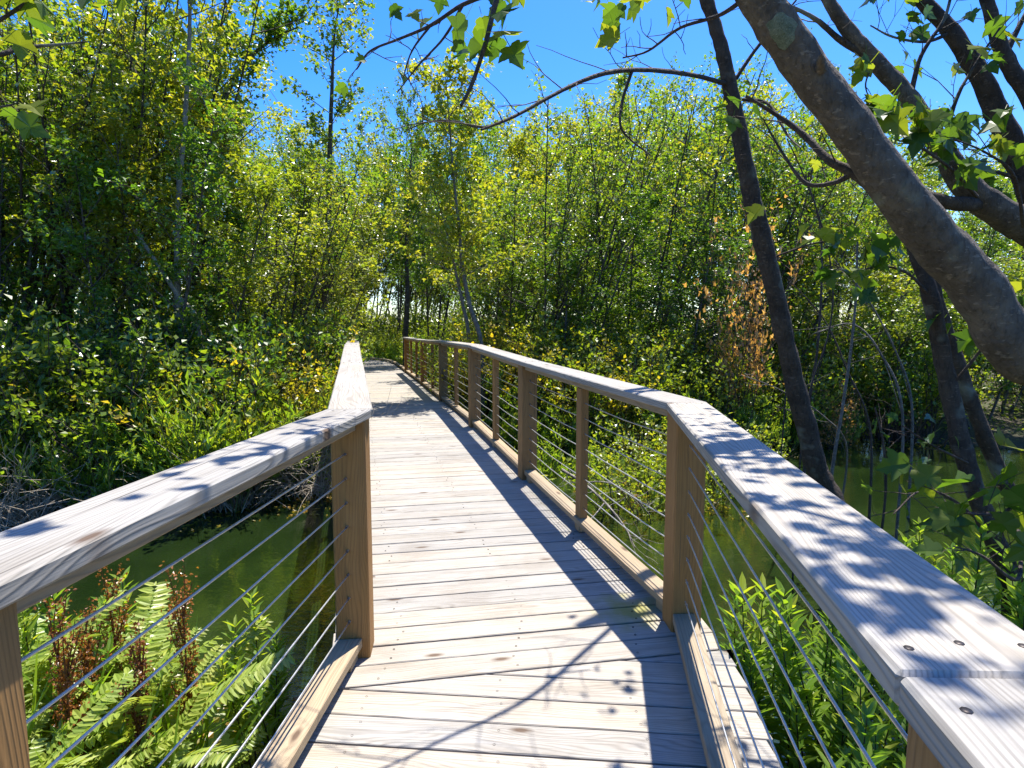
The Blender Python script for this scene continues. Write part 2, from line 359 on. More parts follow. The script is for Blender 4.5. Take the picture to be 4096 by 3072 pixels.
def board(name, ends, z0, z1, mat, parent, bevel=.004, jitter=0.0):
    """A board from ((ax,ay,az),(bx,by,bz)) plan corners: ends = [A_left, A_right, B_left, B_right] as (x, y, dz)."""
    A = [Vector(e) for e in ends]
    o0 = (A[0] + A[1]) / 2; o1 = (A[2] + A[3]) / 2; d = o1 - o0; ang = math.atan2(d.y, d.x)
    base = Vector((o0.x, o0.y, 0)); rot = Matrix.Rotation(-ang, 3, 'Z')
    bm = bmesh.new(); vs_ = []
    for zz in (z0, z1):
        for a in A:
            q = rot @ (Vector((a.x, a.y, 0)) - base); vs_.append(bm.verts.new((q.x, q.y, zz + a.z)))
    a, b, c, dd, e, f, g, h = vs_
    for fc in ((a, b, dd, c), (e, g, h, f), (a, e, f, b), (c, dd, h, g), (a, c, g, e), (b, f, h, dd)): bm.faces.new(fc)
    bmesh.ops.recalc_face_normals(bm, faces=bm.faces)
    if bevel: bmesh.ops.bevel(bm, geom=bm.edges[:], offset=bevel, segments=1, affect='EDGES', profile=.6)
    me = bpy.data.meshes.new(name); bm.to_mesh(me); bm.free(); me.materials.append(mat)
    o = link(name, me, parent); o.location = base; o.rotation_euler = (0, 0, ang)
    return o
def upright(name, x, y, z0, z1, wx_, wy_, ang, mat, parent, bevel=.006):
    """A vertical timber; its local X runs up so that the grain follows the length."""
    bm = bmesh.new(); bmesh.ops.create_cube(bm, size=1)
    for v in bm.verts: v.co = Vector(((v.co.x + .5) * (z1 - z0), v.co.y * wy_, v.co.z * wx_))
    bmesh.ops.bevel(bm, geom=bm.edges[:], offset=bevel, segments=1, affect='EDGES')
    me = bpy.data.meshes.new(name); bm.to_mesh(me); bm.free(); me.materials.append(mat)
    o = link(name, me, parent); o.location = (x, y, z0)
    o.rotation_euler = (Matrix.Rotation(ang, 3, 'Z') @ Matrix(((0, 0, -1), (0, 1, 0), (1, 0, 0)))).to_euler()
    return o

# --- deck
walk = link('boardwalk', None); tag(walk, 'weathered plank boardwalk crossing the pond and bending left', 'boardwalk', kind='structure')
def plank(ya_l, ya_r, yb_l, yb_r, cut=None):
    """ya_* lower edge at the left/right deck margins, yb_* upper edge."""
    lm, rm = .17, (.20)
    if ya_r < 2.4: rm = .27 - .04 * max(0, 1.0 - ya_r) + .02 * math.sin(ya_r * 3)
    j = random.uniform(-.0015, .0015)
    dl = random.uniform(-.008, .008); dr = random.uniform(-.01, .01)
    e = [(xl(ya_l) - lm + dl, ya_l, dz(ya_l) + j), (xl(yb_l) - lm + dl, yb_l, dz(yb_l) + j), (xr(ya_r) + rm + dr, ya_r, dz(ya_r) + j), (xr(yb_r) + rm + dr, yb_r, dz(yb_r) + j)]
    return board('plank', [e[0], e[1], e[2], e[3]], -.038, 0, M_DECK, walk, .003)
SLF = .175; SLN = -.088
seam_l, seam_r = 2.165, 2.43                     # y at the left and right margins (x about -.78 / +.9)
s_l = 2.285 + SLF * -.78; s_r = 2.285 + SLF * .95
# far run: left/right y follow the plank direction, then fan round the bend
yl, yr = s_l, s_r; k = 0
nails = Tubes()
def nail(x, y, z): nails.add([(x, y, z - .001), (x, y, z + .0012)], .0055, .005, 6)
while yl < 22.6 and k < 190:
    w = .138 + random.uniform(-.001, .001); gap = random.choice([.006, .009, .006, .011])
    if yl < 17.5: fl = fr_ = 1.0
    else:
        fl = 1.0 - .60 * min(1, (yl - 17.5) / 3.5); fr_ = 1.0 + .42 * min(1, (yl - 17.5) / 3.5)
    plank(yl, yr, yl + w * fl, yr + w * fr_)
    if yl < 9:
        for xx in (xl(yl) + .10, (xl(yl) + xr(yl)) / 2, xr(yl) - .10):
            for q in (.25, .75):
                yy = yl + SLF * (xx - xl(yl) + .17) + q * w
                nail(xx + random.uniform(-.012, .012), yy, dz(yy))
    yl += (w + gap) * fl; yr += (w + gap) * fr_; k += 1
# near run: planks at another angle, the first ones trimmed to the seam
def seam_y(x): return 2.285 + SLF * x - .006
def near_y(x, c): return c + SLN * x
c = 2.285 - SLN * .70 + .04 + .16
top = c
while c > -1.2:
    w = .1405; lo = c - w
    xL, xR = xl(max(-2.4, lo)) - .17, xr(max(-2.4, lo)) + .27
    def clipx(cc):
        return ((cc - 2.279) / (SLF - SLN))      # x where the plank edge meets the seam; the plank lies right of it
    x_hi, x_lo = clipx(c), clipx(lo)
    a_lo = max(xL, x_lo); a_hi = max(xL, x_hi)
    if a_lo < xR - .02:
        a_hi = min(a_hi, xR)
        e = [(a_lo, near_y(a_lo, lo), 0), (a_hi, min(near_y(a_hi, c), seam_y(a_hi)), 0), (xR, near_y(xR, lo), 0), (xR, near_y(xR, c), 0)]
        yc = (near_y(xR, lo) + near_y(xR, c)) / 2
        xR2 = xr(yc) + .25 + .02 * math.sin(yc * 4)
        e[2] = (xR2, near_y(xR2, lo), 0); e[3] = (xR2, min(near_y(xR2, c), seam_y(xR2)), 0)
        j = random.uniform(-.0015, .0015); e = [(p, q, j) for p, q, _ in e]
        board('plank', e, -.038, 0, M_DECK, walk, .003)
        for xx in (-.55, -.05, .45):
            if xx > max(a_lo, a_hi) + .05:
                for q in (.25, .75): nail(xx + random.uniform(-.012, .012), near_y(xx, lo) + q * w, j)
    c = lo - random.choice([.006, .009, .008])
nh = link('screw_heads', nails.mesh('screw_heads', M_SCREW), walk); nh['kind'] = 'stuff'
# joists under the deck
for o_ in (.02, .5, .98):
    ys = [-1.2, 2.4, 5.17, 8, 11, 14, 17.3, 20.5]
    for a, b_ in zip(ys[:-1], ys[1:]):
        p0 = Vector((xl(a) * (1 - o_) + xr(a) * o_, a, dz(a))); p1 = Vector((xl(b_) * (1 - o_) + xr(b_) * o_, b_, dz(b_)))
        n_ = Vector((-(p1 - p0).y, (p1 - p0).x, 0)).normalized() * .022
        board('joist', [p0 + n_, p0 - n_, p1 + n_, p1 - n_], -.225, -.041, M_RAIL, walk, 0)

# --- railings
CAPZ0, CAPZ1 = 1.02, 1.06
def rail_thing(name, label): return thing(name, label, 'railing')
def offs(p, q, side, o_):
    d = (q - p).normalized(); n_ = Vector((-d.y, d.x)) * side; return n_ * o_
def mitred(pts, side, o_):
    """Offset polyline (2D vectors) outward by o_ with mitred corners."""
    res = []
    for i, p in enumerate(pts):
        if i == 0: res.append(p + offs(p, pts[1], side, o_))
        elif i == len(pts) - 1: res.append(p + offs(pts[i - 1], p, side, o_))
        else:
            n1 = offs(pts[i - 1], p, side, 1); n2 = offs(p, pts[i + 1], side, 1); m = (n1 + n2).normalized()
            res.append(p + m * (o_ / max(.3, m.dot(n1))))
    return res
def build_rail(root, pts, side, posts, mids, cap_breaks, lift=None, sag=False):
    """pts: plan polyline of the posts' inner face; posts/mids: y of full posts and of slim uprights; cap_breaks: y of cap joints."""
    pts = [Vector(p) for p in pts]
    ys = [p.y for p in pts]
    def at(y, o_):
        line = mitred(pts, side, o_)
        i = max(0, min(len(pts) - 2, int(np.searchsorted(ys, y, side='right')) - 1))
        t = (y - ys[i]) / (ys[i + 1] - ys[i]); return line[i].lerp(line[i + 1], t)
    def ang(y):
        a, b_ = at(y - .02, .07), at(y + .02, .07); return math.atan2((b_ - a).y, (b_ - a).x)
    for y in posts:
        p = at(y, .07); upright('post', p.x, p.y, -1.15, CAPZ0 + dz(y), .14, .14, ang(y), M_POST, root)
    for y in mids:
        p = at(y, .07); upright('baluster', p.x, p.y, .092 + dz(y), .980 + dz(y), .09, .055, ang(y), M_POST, root, .004)
        upright('spacer_block', p.x, p.y, .002 + dz(y), .0515 + dz(y), .09, .06, ang(y), M_RAIL, root, .002)
    # caps
    cb = cap_breaks
    for a, b_ in zip(cb[:-1], cb[1:]):
        g = .0015; i0, o0, i1, o1 = at(a + g, -.022), at(a + g, .162), at(b_ - g, -.022), at(b_ - g, .162)
        sh = random.uniform(-.006, .006) if lift else 0
        board('cap_board', [(i0.x + sh, i0.y, dz(a)), (o0.x + sh, o0.y, dz(a)), (i1.x + sh, i1.y, dz(b_)), (o1.x + sh, o1.y, dz(b_))], CAPZ0 + .001, CAPZ1, M_CAP, root, .005)
    # sub rail and bottom rail between full posts
    allp = sorted(posts)
    for a, b_ in zip(allp[:-1], allp[1:]):
        L = b_ - a; e = .074 * 1.0
        for nm, z0, z1, oi_, oo in (('top_rail', .981, 1.0195, .025, .115), ('bottom_rail', .052, .0905, .02, .12)):
            i0, o0, i1, o1 = at(a + e, oi_), at(a + e, oo), at(b_ - e, oi_), at(b_ - e, oo)
            board(nm, [(i0.x, i0.y, dz(a)), (o0.x, o0.y, dz(a)), (i1.x, i1.y, dz(b_)), (o1.x, o1.y, dz(b_))], z0, z1, M_RAIL, root, .003)
        for y in (a + .13, b_ - .13):
            p = at(y, .07); upright('spacer_block', p.x, p.y, .002 + dz(y), .0515 + dz(y), .09, .07, ang(y), M_RAIL, root, .002)
    # cables: one run between corner posts
    runs = [(allp[0], 2.55), (2.6, allp[-1])]
    for h in range(8):
        z = .165 + .1025 * h
        for (ya, yb) in runs:
            stops = [ya] + [y for y in sorted(list(posts) + list(mids)) if ya + .05 < y < yb - .05] + [yb]
            pl = []
            for s0, s1 in zip(stops[:-1], stops[1:]):
                for k_ in range(4):
                    t = k_ / 4; y = s0 + (s1 - s0) * t; p = at(y, .07)
                    pl.append((p.x, p.y, z + dz(y) - (.012 * 4 * t * (1 - t) * random.uniform(.3, 1) if s1 - s0 > .9 and ya > 2.5 else 0)))
            p = at(yb, .07); pl.append((p.x, p.y, z + dz(yb)))
            t_ = Tubes(); t_.add(pl, .0032, .0032, 6)
            for y in stops:
                hw = .073 if y in posts else .03
                for s_ in (-1, 1):
                    if ya < y + s_ * hw < yb:
                        p, q = at(y + s_ * hw * .97, .07), at(y + s_ * (hw * .97 + .014), .07); t_.add([(p.x, p.y, z + dz(y)), (q.x, q.y, z + dz(y))], .0062, .0052, 6)
            link('cable', t_.mesh('cable', M_STEEL), root)
    # screws on the near cap boards
    for y in cb[1:-1]:
        for q in (-.05, .05):
            for o_ in (.01, .07, .13):
                p = at(y + q * random.uniform(.8, 1.2), o_ + random.uniform(-.01, .01)); t_ = Tubes()
                t_.add([(p.x, p.y, CAPZ1 + dz(y) - .001), (p.x, p.y, CAPZ1 + dz(y) + .0008), (p.x, p.y, CAPZ1 + dz(y) + .0006)], 0, 0, 8, radii=[.0055, .005, .0001]); link('screw', t_.mesh('screw', M_SCREW), root)
right_rail = rail_thing('railing', 'timber post railing with steel cables along the right edge of the boardwalk')
ry_ = [-2.5, 2.66, 5.17, 7.5, 10.2, 13.6, 17.5]
build_rail(right_rail, [(xr(y), y) for y in ry_], -1, [-2.3, .50, 2.66, 5.17, 7.5, 10.2, 13.6, 17.45], [3.9, 6.35, 8.85, 11.8, 14.95, 16.2], [-2.5, .55, 2.66, 5.1, 7.5, 10.2, 13.6, 17.6], True)
left_rail = rail_thing('railing', 'timber post railing with steel cables along the left edge of the boardwalk')
ly_ = [-2.5, 2.45, 8, 12, 17]
build_rail(left_rail, [(xl(y), y) for y in ly_], 1, [-2.3, .74, 2.45, 5.0, 7.5, 10.0, 13.2, 16.9], [3.7, 6.25, 8.75, 11.6, 15.0], [-2.5, 2.45, 5.0, 7.5, 10.0, 13.2, 17.05], True)
# low kerb rails where the railings end
def kerb(label, pts, side, spacing):
    root = thing('kerb_rail', label, 'kerb', (0, 0, 0)); pts = [Vector(p) for p in pts]
    for a, b_ in zip(pts[:-1], pts[1:]):
        n_ = offs(a, b_, side, 1)
        e = [a + n_ * .02, a + n_ * .11, b_ + n_ * .02, b_ + n_ * .11]
        board('kerb_board', [(q.x, q.y, dz(q.y)) for q in e], .055, .10, M_RAIL, root, .003)
        m = a.lerp(b_, .5) + n_ * .065; an = math.atan2((b_ - a).y, (b_ - a).x)
        for t in (.12, .62):
            m = a.lerp(b_, t) + n_ * .065
            upright('spacer_block', m.x, m.y, .002 + dz(m.y), .0548 + dz(m.y), .16, .08, an, M_RAIL, root, .002)
kerb('low timber kerb rail curving left beyond the end of the right railing', [(xr(y), y) for y in (17.6, 19.3, 21, 22.5, 23.7, 24.6, 25.1)], -1, 1)
kerb('low timber kerb rail beyond the end of the left railing', [(xl(y), y) for y in (17.15, 18.6, 20, 21.6, 22.8)], 1, 1)

# ------------------------------------------------------------------ vegetation: builders
def rand_dirs(n, zmin=-1, zmax=1):
    z = RNG.uniform(zmin, zmax, n); a = RNG.uniform(0, 2 * math.pi, n); r = np.sqrt(np.maximum(0, 1 - z * z)); return np.stack([r * np.cos(a), r * np.sin(a), z], -1)
def leaf_spray(L, p0, p1, n, spread, size, up=.8, droop=.25):
    """n leaves scattered along p0-p1 with leaf normals mostly upward."""
    t = RNG.random(n)[:, None]; p = np.asarray(p0)[None] * (1 - t) + np.asarray(p1)[None] * t + RNG.normal(0, spread, (n, 3))
    d = rand_dirs(n, -.5 - droop, .35); nn = unit(np.array([0, 0, up])[None] + RNG.normal(0, .75, (n, 3)))
    L.add(p, d, nn, size * RNG.uniform(.6, 1.25, n))
def branch_path(p, d, length, n=5, curl=.25, rnd=.16):
    p = np.array(p, float); d = np.array(d, float); pts = [p.copy()]
    for i in range(n):
        d = d + np.array([0, 0, curl / n]) + RNG.normal(0, rnd, 3) / n * 1.5; d /= np.linalg.norm(d); p = p + d * length / n; pts.append(p.copy())
    return pts
def make_tree_meshes(name, H, stems=1, r0=.06, spread=1.3, lean=(0, 0), leaf=.095, nleaf=9000, mat=M_MAPLE, bk=M_BARK_FAR, low=.30, tmpl=LEAF_LOBED, bare=.10, nb=18, steep=1.12):
    tr = Tubes(); L = Leaves(); spots = []
    for s in range(stems):
        a = RNG.uniform(0, 6.28); off = np.array([math.cos(a), math.sin(a), 0]) * (.12 if stems > 1 else 0)
        h = H * RNG.uniform(.8, 1.0) if s else H
        d = np.array([lean[0] + RNG.normal(0, .10) + off[0] * 1.5, lean[1] + RNG.normal(0, .10) + off[1] * 1.5, 1.0]); d /= np.linalg.norm(d)
        pts = branch_path(off + np.array([0, 0, -.25]), d, h + .25, 12, .12, .16)
        tr.add(pts, r0 * RNG.uniform(.75, 1.1), .008, 7, .05, power=.8); P_ = np.array(pts)
        for b_ in range(nb):
            f = low + (1 - low) * (b_ + RNG.random()) / nb; i = min(11, int(f * 12)); q = P_[i] * (1 - (f * 12 - i)) + P_[i + 1] * (f * 12 - i) if i < 12 else P_[12]
            az = b_ * 2.4 + RNG.normal(0, .4); el = RNG.uniform(.45, 1.1) * steep
            bd = np.array([math.cos(az), math.sin(az), math.tan(el) * .8]); bd /= np.linalg.norm(bd)
            ln = spread * (.42 + .62 * math.sin(math.pi * (f * .80 + .12))) * RNG.uniform(.35, 1.35)
            bp = branch_path(q, bd, ln, 5, .3, .3); tr.add(bp, r0 * .30 * (1.2 - .8 * f) + .004, .003, 4)
            leafy = RNG.random() > bare
            for t in range(5):
                k = 1 + t % 5; tq = bp[k]; td = rand_dirs(1, -.15, .8)[0] + bd * .7; td /= np.linalg.norm(td)
                tl = ln * RNG.uniform(.25, .55); tp = branch_path(tq, td, tl, 3, .1, .3); tr.add(tp, .006, .002, 3)
                if leafy: spots.append((tp[1], tp[3], tl))
        spots.append((P_[-3], P_[-1], .6))
    per = max(3, int(nleaf / len(spots)))
    for a, b_, tl in spots: leaf_spray(L, a, b_, int(per * RNG.uniform(.5, 1.5)) + 1, .085, leaf)
    return tr.mesh(name + '_trunk', bk), L.mesh(name + '_crown', tmpl, mat)
def plant(kindname, meshes, label, cat, x, y, rz, s, group=None, sz=None, tilt=(0, 0), z=None):
    zz = float(ground_z(x, y)) if z is None else z
    o = thing(kindname, label, cat, (x, y, zz), group); o.rotation_euler = (tilt[0], tilt[1], rz); o.scale = (s, s, sz or s)
    for nm, me in meshes: link(nm, me, o)
    return o

# ------------------------------------------------------------------ thicket trees
TREES = []
specs = [
    dict(H=8.2, stems=3, r0=.062, spread=1.5, lean=(.08, 0), mat=M_MAPLE, nleaf=6200),
    dict(H=7.6, stems=4, r0=.046, spread=1.3, lean=(.22, -.02), mat=M_MAPLE_Y, nleaf=6200),
    dict(H=8.8, stems=2, r0=.075, spread=1.7, lean=(-.03, .03), mat=M_MAPLE, nleaf=5800, low=.22),
    dict(H=7.0, stems=4, r0=.042, spread=1.25, lean=(.26, 0), mat=M_MAPLE_Y, nleaf=5200, bare=.15),
    dict(H=8.0, stems=3, r0=.058, spread=1.4, lean=(.08, -.05), mat=M_MAPLE_D, nleaf=6200),
    dict(H=6.4, stems=3, r0=.05, spread=1.2, lean=(.12, .03), mat=M_MAPLE, nleaf=5200, bare=.10),
    dict(H=7.8, stems=2, r0=.06, spread=1.5, lean=(.18, 0), mat=M_MAPLE_Y, nleaf=5200, bare=.12),
]
for i, s in enumerate(specs): TREES.append([(n_, m_) for n_, m_ in zip(('trunk', 'crown'), make_tree_meshes('thicket_tree', **s))])
TREES.append(list(zip(('trunk', 'crown'), make_tree_meshes('fan_tree', 7.0, 7, .042, 1.0, (.22, -.05), .085, 2300, M_MAPLE, M_BARK_DARK, low=.5, nb=10, bare=.2, steep=1.25))))
TREES.append(list(zip(('trunk', 'crown'), make_tree_meshes('fan_tree', 6.5, 6, .040, .9, (.30, 0), .085, 1900, M_MAPLE_Y, M_BARK_DARK, low=.5, nb=10, bare=.25, steep=1.25))))
NS = [8.2, 7.6, 8.8, 7.0, 8.0, 6.4, 7.8, 7.0, 6.5]
def corridor(x, y, m): return xl(min(y, 23.8)) - m < x < xr(min(y, 25.3)) + m and y < 25.5 + m
# skyline: target angular height (tan) of the tree tops against photo px
SKX = [-1200, 0, 700, 850, 1000, 1150, 1260, 1420, 1560, 1700, 1850, 2100, 2350, 2600, 2800, 3000, 3150, 3300, 3700, 4096, 5200]
SKY_ = [-500, -400, 60, 300, 430, 480, 400, 380, 340, 330, 380, 410, 310, 330, 210, 250, 390, 500, 540, 480, 400]
def sky_tan(px, w=0): return (1310 - max(np.interp(px + k * w, SKX, SKY_) for k in (-1, -.5, 0, .5, 1))) / FPX
rows = [(10.4, 1.6), (11.9, 1.6), (13.4, 1.7), (15.8, 1.8), (18.6, 2.0), (22, 2.3), (26, 2.6), (31, 3.0), (37, 3.4)]
ORD = 'first second third fourth fifth sixth seventh eighth ninth tenth eleventh twelfth thirteenth fourteenth fifteenth sixteenth seventeenth eighteenth nineteenth twentieth'.split()
ORD += ['twenty-' + w for w in ORD[:9]] + ['thirtieth'] + ['thirty-' + w for w in ORD[:9]] + ['fortieth'] + ['forty-' + w for w in ORD[:9]]
TONE = {0: 'mid green', 1: 'yellow green', 2: 'tall mid green', 3: 'thin yellow green', 4: 'deep green', 5: 'small mid green', 6: 'open yellow green', 7: 'sparse fan-stemmed', 8: 'yellowish fan-stemmed'}
ZONES = {'l': ('in the left bank thicket', 'left bank thicket'), 'c': ('in the tree line beyond the boardwalk', 'tree line beyond the boardwalk'), 'r': ('on the far shore right of the boardwalk', 'right far shore')}
front = []
def put_tree(x, y, tgt, k, px, deep):
    s = tgt / NS[k]
    if s < .3: return
    s = min(s, 1.5); z_ = 'l' if px < 1330 else 'c' if px < 2600 else 'r'
    lb = '%s maple standing deep %s' % (TONE[k], ZONES[z_][0])
    o = plant('maple_tree', TREES[k], lb, 'tree', x, y, random.uniform(-.6, .6) + (0 if k in (1, 3, 6, 4, 7, 8) else random.uniform(-3, 3)), max(.75, min(1.15, s)), '%s maples deep in the %s' % (TONE[k], ZONES[z_][1]), sz=s)
    if not deep: front.append((z_, px, k, o))
for r_, sp in rows:
    n_ = int(r_ * 2.15 / sp)
    for i in range(n_):
        az = -R(58) + R(116) * (i + .5 + random.uniform(-.38, .38)) / n_
        rr = r_ * random.uniform(.93, 1.08); x, y = rr * math.sin(az), rr * math.cos(az)
        if pond_sd(x, y) < .5 or corridor(x, y, 1.0): continue
        px = 2048 + FPX * x / y
        if 1330 < px < 1640 and y < 24: continue
        tgt = sky_tan(px, (900 if px < 1500 else 300) / y) * y + CAM_H - .15
        if y > 17: tgt *= random.uniform(.92, 1.0)
        else: tgt = min(tgt, 9.5) * random.uniform(.78, 1.02)
        if px > 2700 and y < 13: tgt *= .75
        if 1700 < px < 2700 and y < 15: tgt *= random.uniform(.65, .95)
        k = random.choice([0, 1, 1, 2, 3, 6, 4, 5, 6] if px < 1200 else [1, 3, 0, 6, 2, 0, 5, 4, 4] if px < 2700 else [1, 6, 0, 5, 4, 3])
        put_tree(x, y, tgt, k, px, r_ > 14 or abs(az) > R(43))
for i in range(22):
    x, y = random.uniform(-15, -3.5), random.uniform(33.5, 41)
    px = 2048 + FPX * x / y; put_tree(x, y, sky_tan(px) * y * random.uniform(.7, 1.0) + 1.6, random.choice([0, 1, 3, 5, 6, 4]), px, True)
for px in list(np.linspace(-150, 1250, 13)) + list(np.linspace(1720, 3300, 7)):
    px += random.uniform(-50, 50); d_ = random.uniform(9.4, 10.8) if px < 1300 else random.uniform(11.2, 13)
    x = (px - 2048) / FPX * d_
    if pond_sd(x, d_) < .1 or corridor(x, d_, .9) or 560 < px < 860: continue
    put_tree(x, d_, min(8.2, sky_tan(px) * d_ + CAM_H + .2) * random.uniform(.8, 1.05), random.choice([7, 8]), px, False)
for z_ in 'lcr':
    fz = sorted([f for f in front if f[0] == z_], key=lambda f: f[1])
    for i, (_, px, k, o) in enumerate(fz):
        o['label'] = '%s maple, %s from left in the front row %s' % (TONE[k], ORD[i], {'l': 'on the left bank', 'c': 'beyond the boardwalk', 'r': 'on the right far shore'}[z_]); o['group'] = 'front maples of the ' + ZONES[z_][1]

# ------------------------------------------------------------------ shrubs
def make_shrub(name, H, W, stems, per, leaf, mat, tmpl, up=.5, bk=M_TWIG, twigs=4):
    tr = Tubes(); L = Leaves()
    for s in range(stems):
        a = RNG.uniform(0, 6.28); q = np.array([math.cos(a), math.sin(a), 0]) * RNG.uniform(0, W * .35)
        d = np.array([math.cos(a) * W / H * RNG.uniform(.1, .75), math.sin(a) * W / H * RNG.uniform(.1, .75), 1]); d /= np.linalg.norm(d)
        ln = H * RNG.uniform(.55, 1.05); pts = branch_path(q, d, ln, 6, -.1, .3); tr.add(pts, .012, .003, 4)
        for t in range(twigs):
            k = 2 + t % 5 if 2 + t % 5 < 7 else 6; td = rand_dirs(1, .1, .9)[0] + d * .5; td /= np.linalg.norm(td)
            tl = RNG.uniform(.15, .38) * H; tp = branch_path(pts[min(k, 6)], td, tl, 3, .1, .25); tr.add(tp, .005, .002, 3)
            n_ = int(per * RNG.uniform(.6, 1.4))
            tt = RNG.random(n_)[:, None]; p = np.array(tp[0])[None] * (1 - tt) + np.array(tp[3])[None] * tt + RNG.normal(0, .022 * H, (n_, 3))
            dd = unit(rand_dirs(n_, -.2, .9) + td[None] * up); L.add(p, dd, unit(np.array([0, 0, .9])[None] + RNG.normal(0, .75, (n_, 3))), leaf * RNG.uniform(.6, 1.3, n_))
    return [('stems', tr.mesh(name + '_stems', bk)), ('foliage', L.mesh(name + '_foliage', tmpl, mat))]
SH_GREEN = [make_shrub('shrub', 1.9, 1.6, 26, 24, .070, M_SHRUB, LEAF_SIMPLE) for _ in range(2)]
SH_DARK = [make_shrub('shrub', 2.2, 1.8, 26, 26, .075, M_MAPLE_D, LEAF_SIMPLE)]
SH_YEL = [make_shrub('shrub', 1.8, 1.6, 26, 24, .062, M_GOLD, LEAF_SIMPLE), make_shrub('shrub', 1.9, 1.7, 26, 24, .065, M_MAPLE_Y, LEAF_SIMPLE)]
SH_LANCE = [make_shrub('willow', 1.2, 1.3, 34, 22, .105, M_LANCE, LEAF_LANCE, 1.3, M_STEM, 4) for _ in range(2)]
SH_RUST = [make_shrub('shrub', .9, 1.4, 26, 18, .058, M_RUSTY, LEAF_SIMPLE)]
SH_COPPER = [make_shrub('shrub', 2.6, 1.3, 16, 16, .075, M_COPPER, LEAF_LOBED)]

def shrubs(n, region, protos, smin, smax, label, group, name='leafy_shrub', mind=.55, cat='shrub', ordinal=True):
    got = []; tries = 0
    while len(got) < n and tries < n * 60:
        tries += 1; x, y = region()
        if corridor(x, y, 1.05) or any((x - a) ** 2 + (y - b_) ** 2 < mind ** 2 for a, b_ in got): continue
        got.append((x, y))
    got.sort(key=lambda q: q[0] / q[1])
    for i, (x, y) in enumerate(got):
        o = plant(name, random.choice(protos), label, cat, x, y, random.uniform(0, 6.28), random.uniform(smin, smax), group)
        if ordinal: o['label'] = '%s, %s from the left' % (label, ORD[i])
    return got
def polar(a0, a1, r0, r1, land=.15, lmax=99):
    def f():
        while True:
            a = R(random.uniform(a0, a1)); r = random.uniform(r0, r1); x, y = r * math.sin(a), r * math.cos(a)
            sd = float(pond_sd(x, y))
            if land < sd < lmax: return x, y
    return f
# left bank
shrubs(30, polar(-56, -13, 6.8, 13, .2), SH_GREEN, .8, 1.3, 'bushy green shrub filling the understory of the left bank', 'green shrubs on the left bank')
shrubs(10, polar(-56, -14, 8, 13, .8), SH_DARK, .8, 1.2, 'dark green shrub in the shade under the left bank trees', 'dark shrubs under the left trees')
shrubs(18, polar(-50, -13, 6.8, 10.0, .2), SH_YEL, .65, 1.05, 'yellow green shrub catching the sun on the left bank', 'yellow shrubs on the left bank', 'yellow_shrub')
shrubs(26, polar(-56, -17, 6.3, 9, -.1, .9), SH_LANCE, .75, 1.15, 'bright willow-leaved bush at the water edge of the left bank', 'willow-leaved bushes along the left shore', 'willow_bush', .5)
# beyond the bend and the right bank
shrubs(38, polar(-3, 57, 9.8, 13.5, .1), SH_GREEN, .75, 1.2, 'bushy green shrub on the far shore right of the boardwalk', 'green shrubs on the right far shore')
shrubs(22, polar(-5, 55, 9.8, 12.5, .1), SH_YEL, .7, 1.1, 'sunlit yellow green shrub on the far shore right of the boardwalk', 'yellow shrubs on the right far shore', 'yellow_shrub')
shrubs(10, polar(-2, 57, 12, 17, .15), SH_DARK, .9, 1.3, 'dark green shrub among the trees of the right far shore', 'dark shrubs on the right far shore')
shrubs(22, polar(2, 57, 9.4, 12.5, -.2, 1.0), SH_LANCE, .6, 1.0, 'light green bush leaning over the water of the right far shore', 'bushes along the right far shore', 'willow_bush', .5)
shrubs(30, polar(-14, 50, 17, 30, .15), SH_GREEN + SH_DARK, 1.1, 1.7, 'large green shrub deep in the thicket behind the bend', 'shrubs deep in the thicket', 'leafy_shrub', 1.0, ordinal=False)
shrubs(20, polar(-56, -18, 13, 24, .15), SH_GREEN + SH_DARK, 1.1, 1.7, 'large green shrub deep among the left bank trunks', 'shrubs deep in the left thicket', 'leafy_shrub', 1.0, ordinal=False)
shrubs(14, lambda: (random.uniform(-13, -3.5), random.uniform(30, 33)), SH_GREEN + SH_DARK, 1.3, 2.0, 'large green shrub behind the kerb where the boardwalk turns left', 'shrubs behind the boardwalk kerb', 'leafy_shrub', .9, ordinal=False)
shrubs(22, polar(-16, -4, 18, 31, .15), SH_GREEN + SH_LANCE, .8, 1.2, 'green shrub growing beside the far end of the boardwalk', 'shrubs beside the far boardwalk end', 'leafy_shrub', .8)
# low growth in the shallows seen between the right railing's posts
shrubs(16, lambda: (random.uniform(.75, 3.0), random.uniform(6.6, 9.4)), SH_RUST + [SH_YEL[1]], .45, .85, 'low rusty gold bush in the shallows behind the right railing', 'low bushes in the shallows behind the right railing', 'rusty_bush', .42)
shrubs(7, lambda: (random.uniform(.5, 1.6), random.uniform(8.2, 12.5)), SH_LANCE, .6, .9, 'fresh green bush pressed against the outside of the right railing', 'green bushes outside the right railing', 'willow_bush', .5)

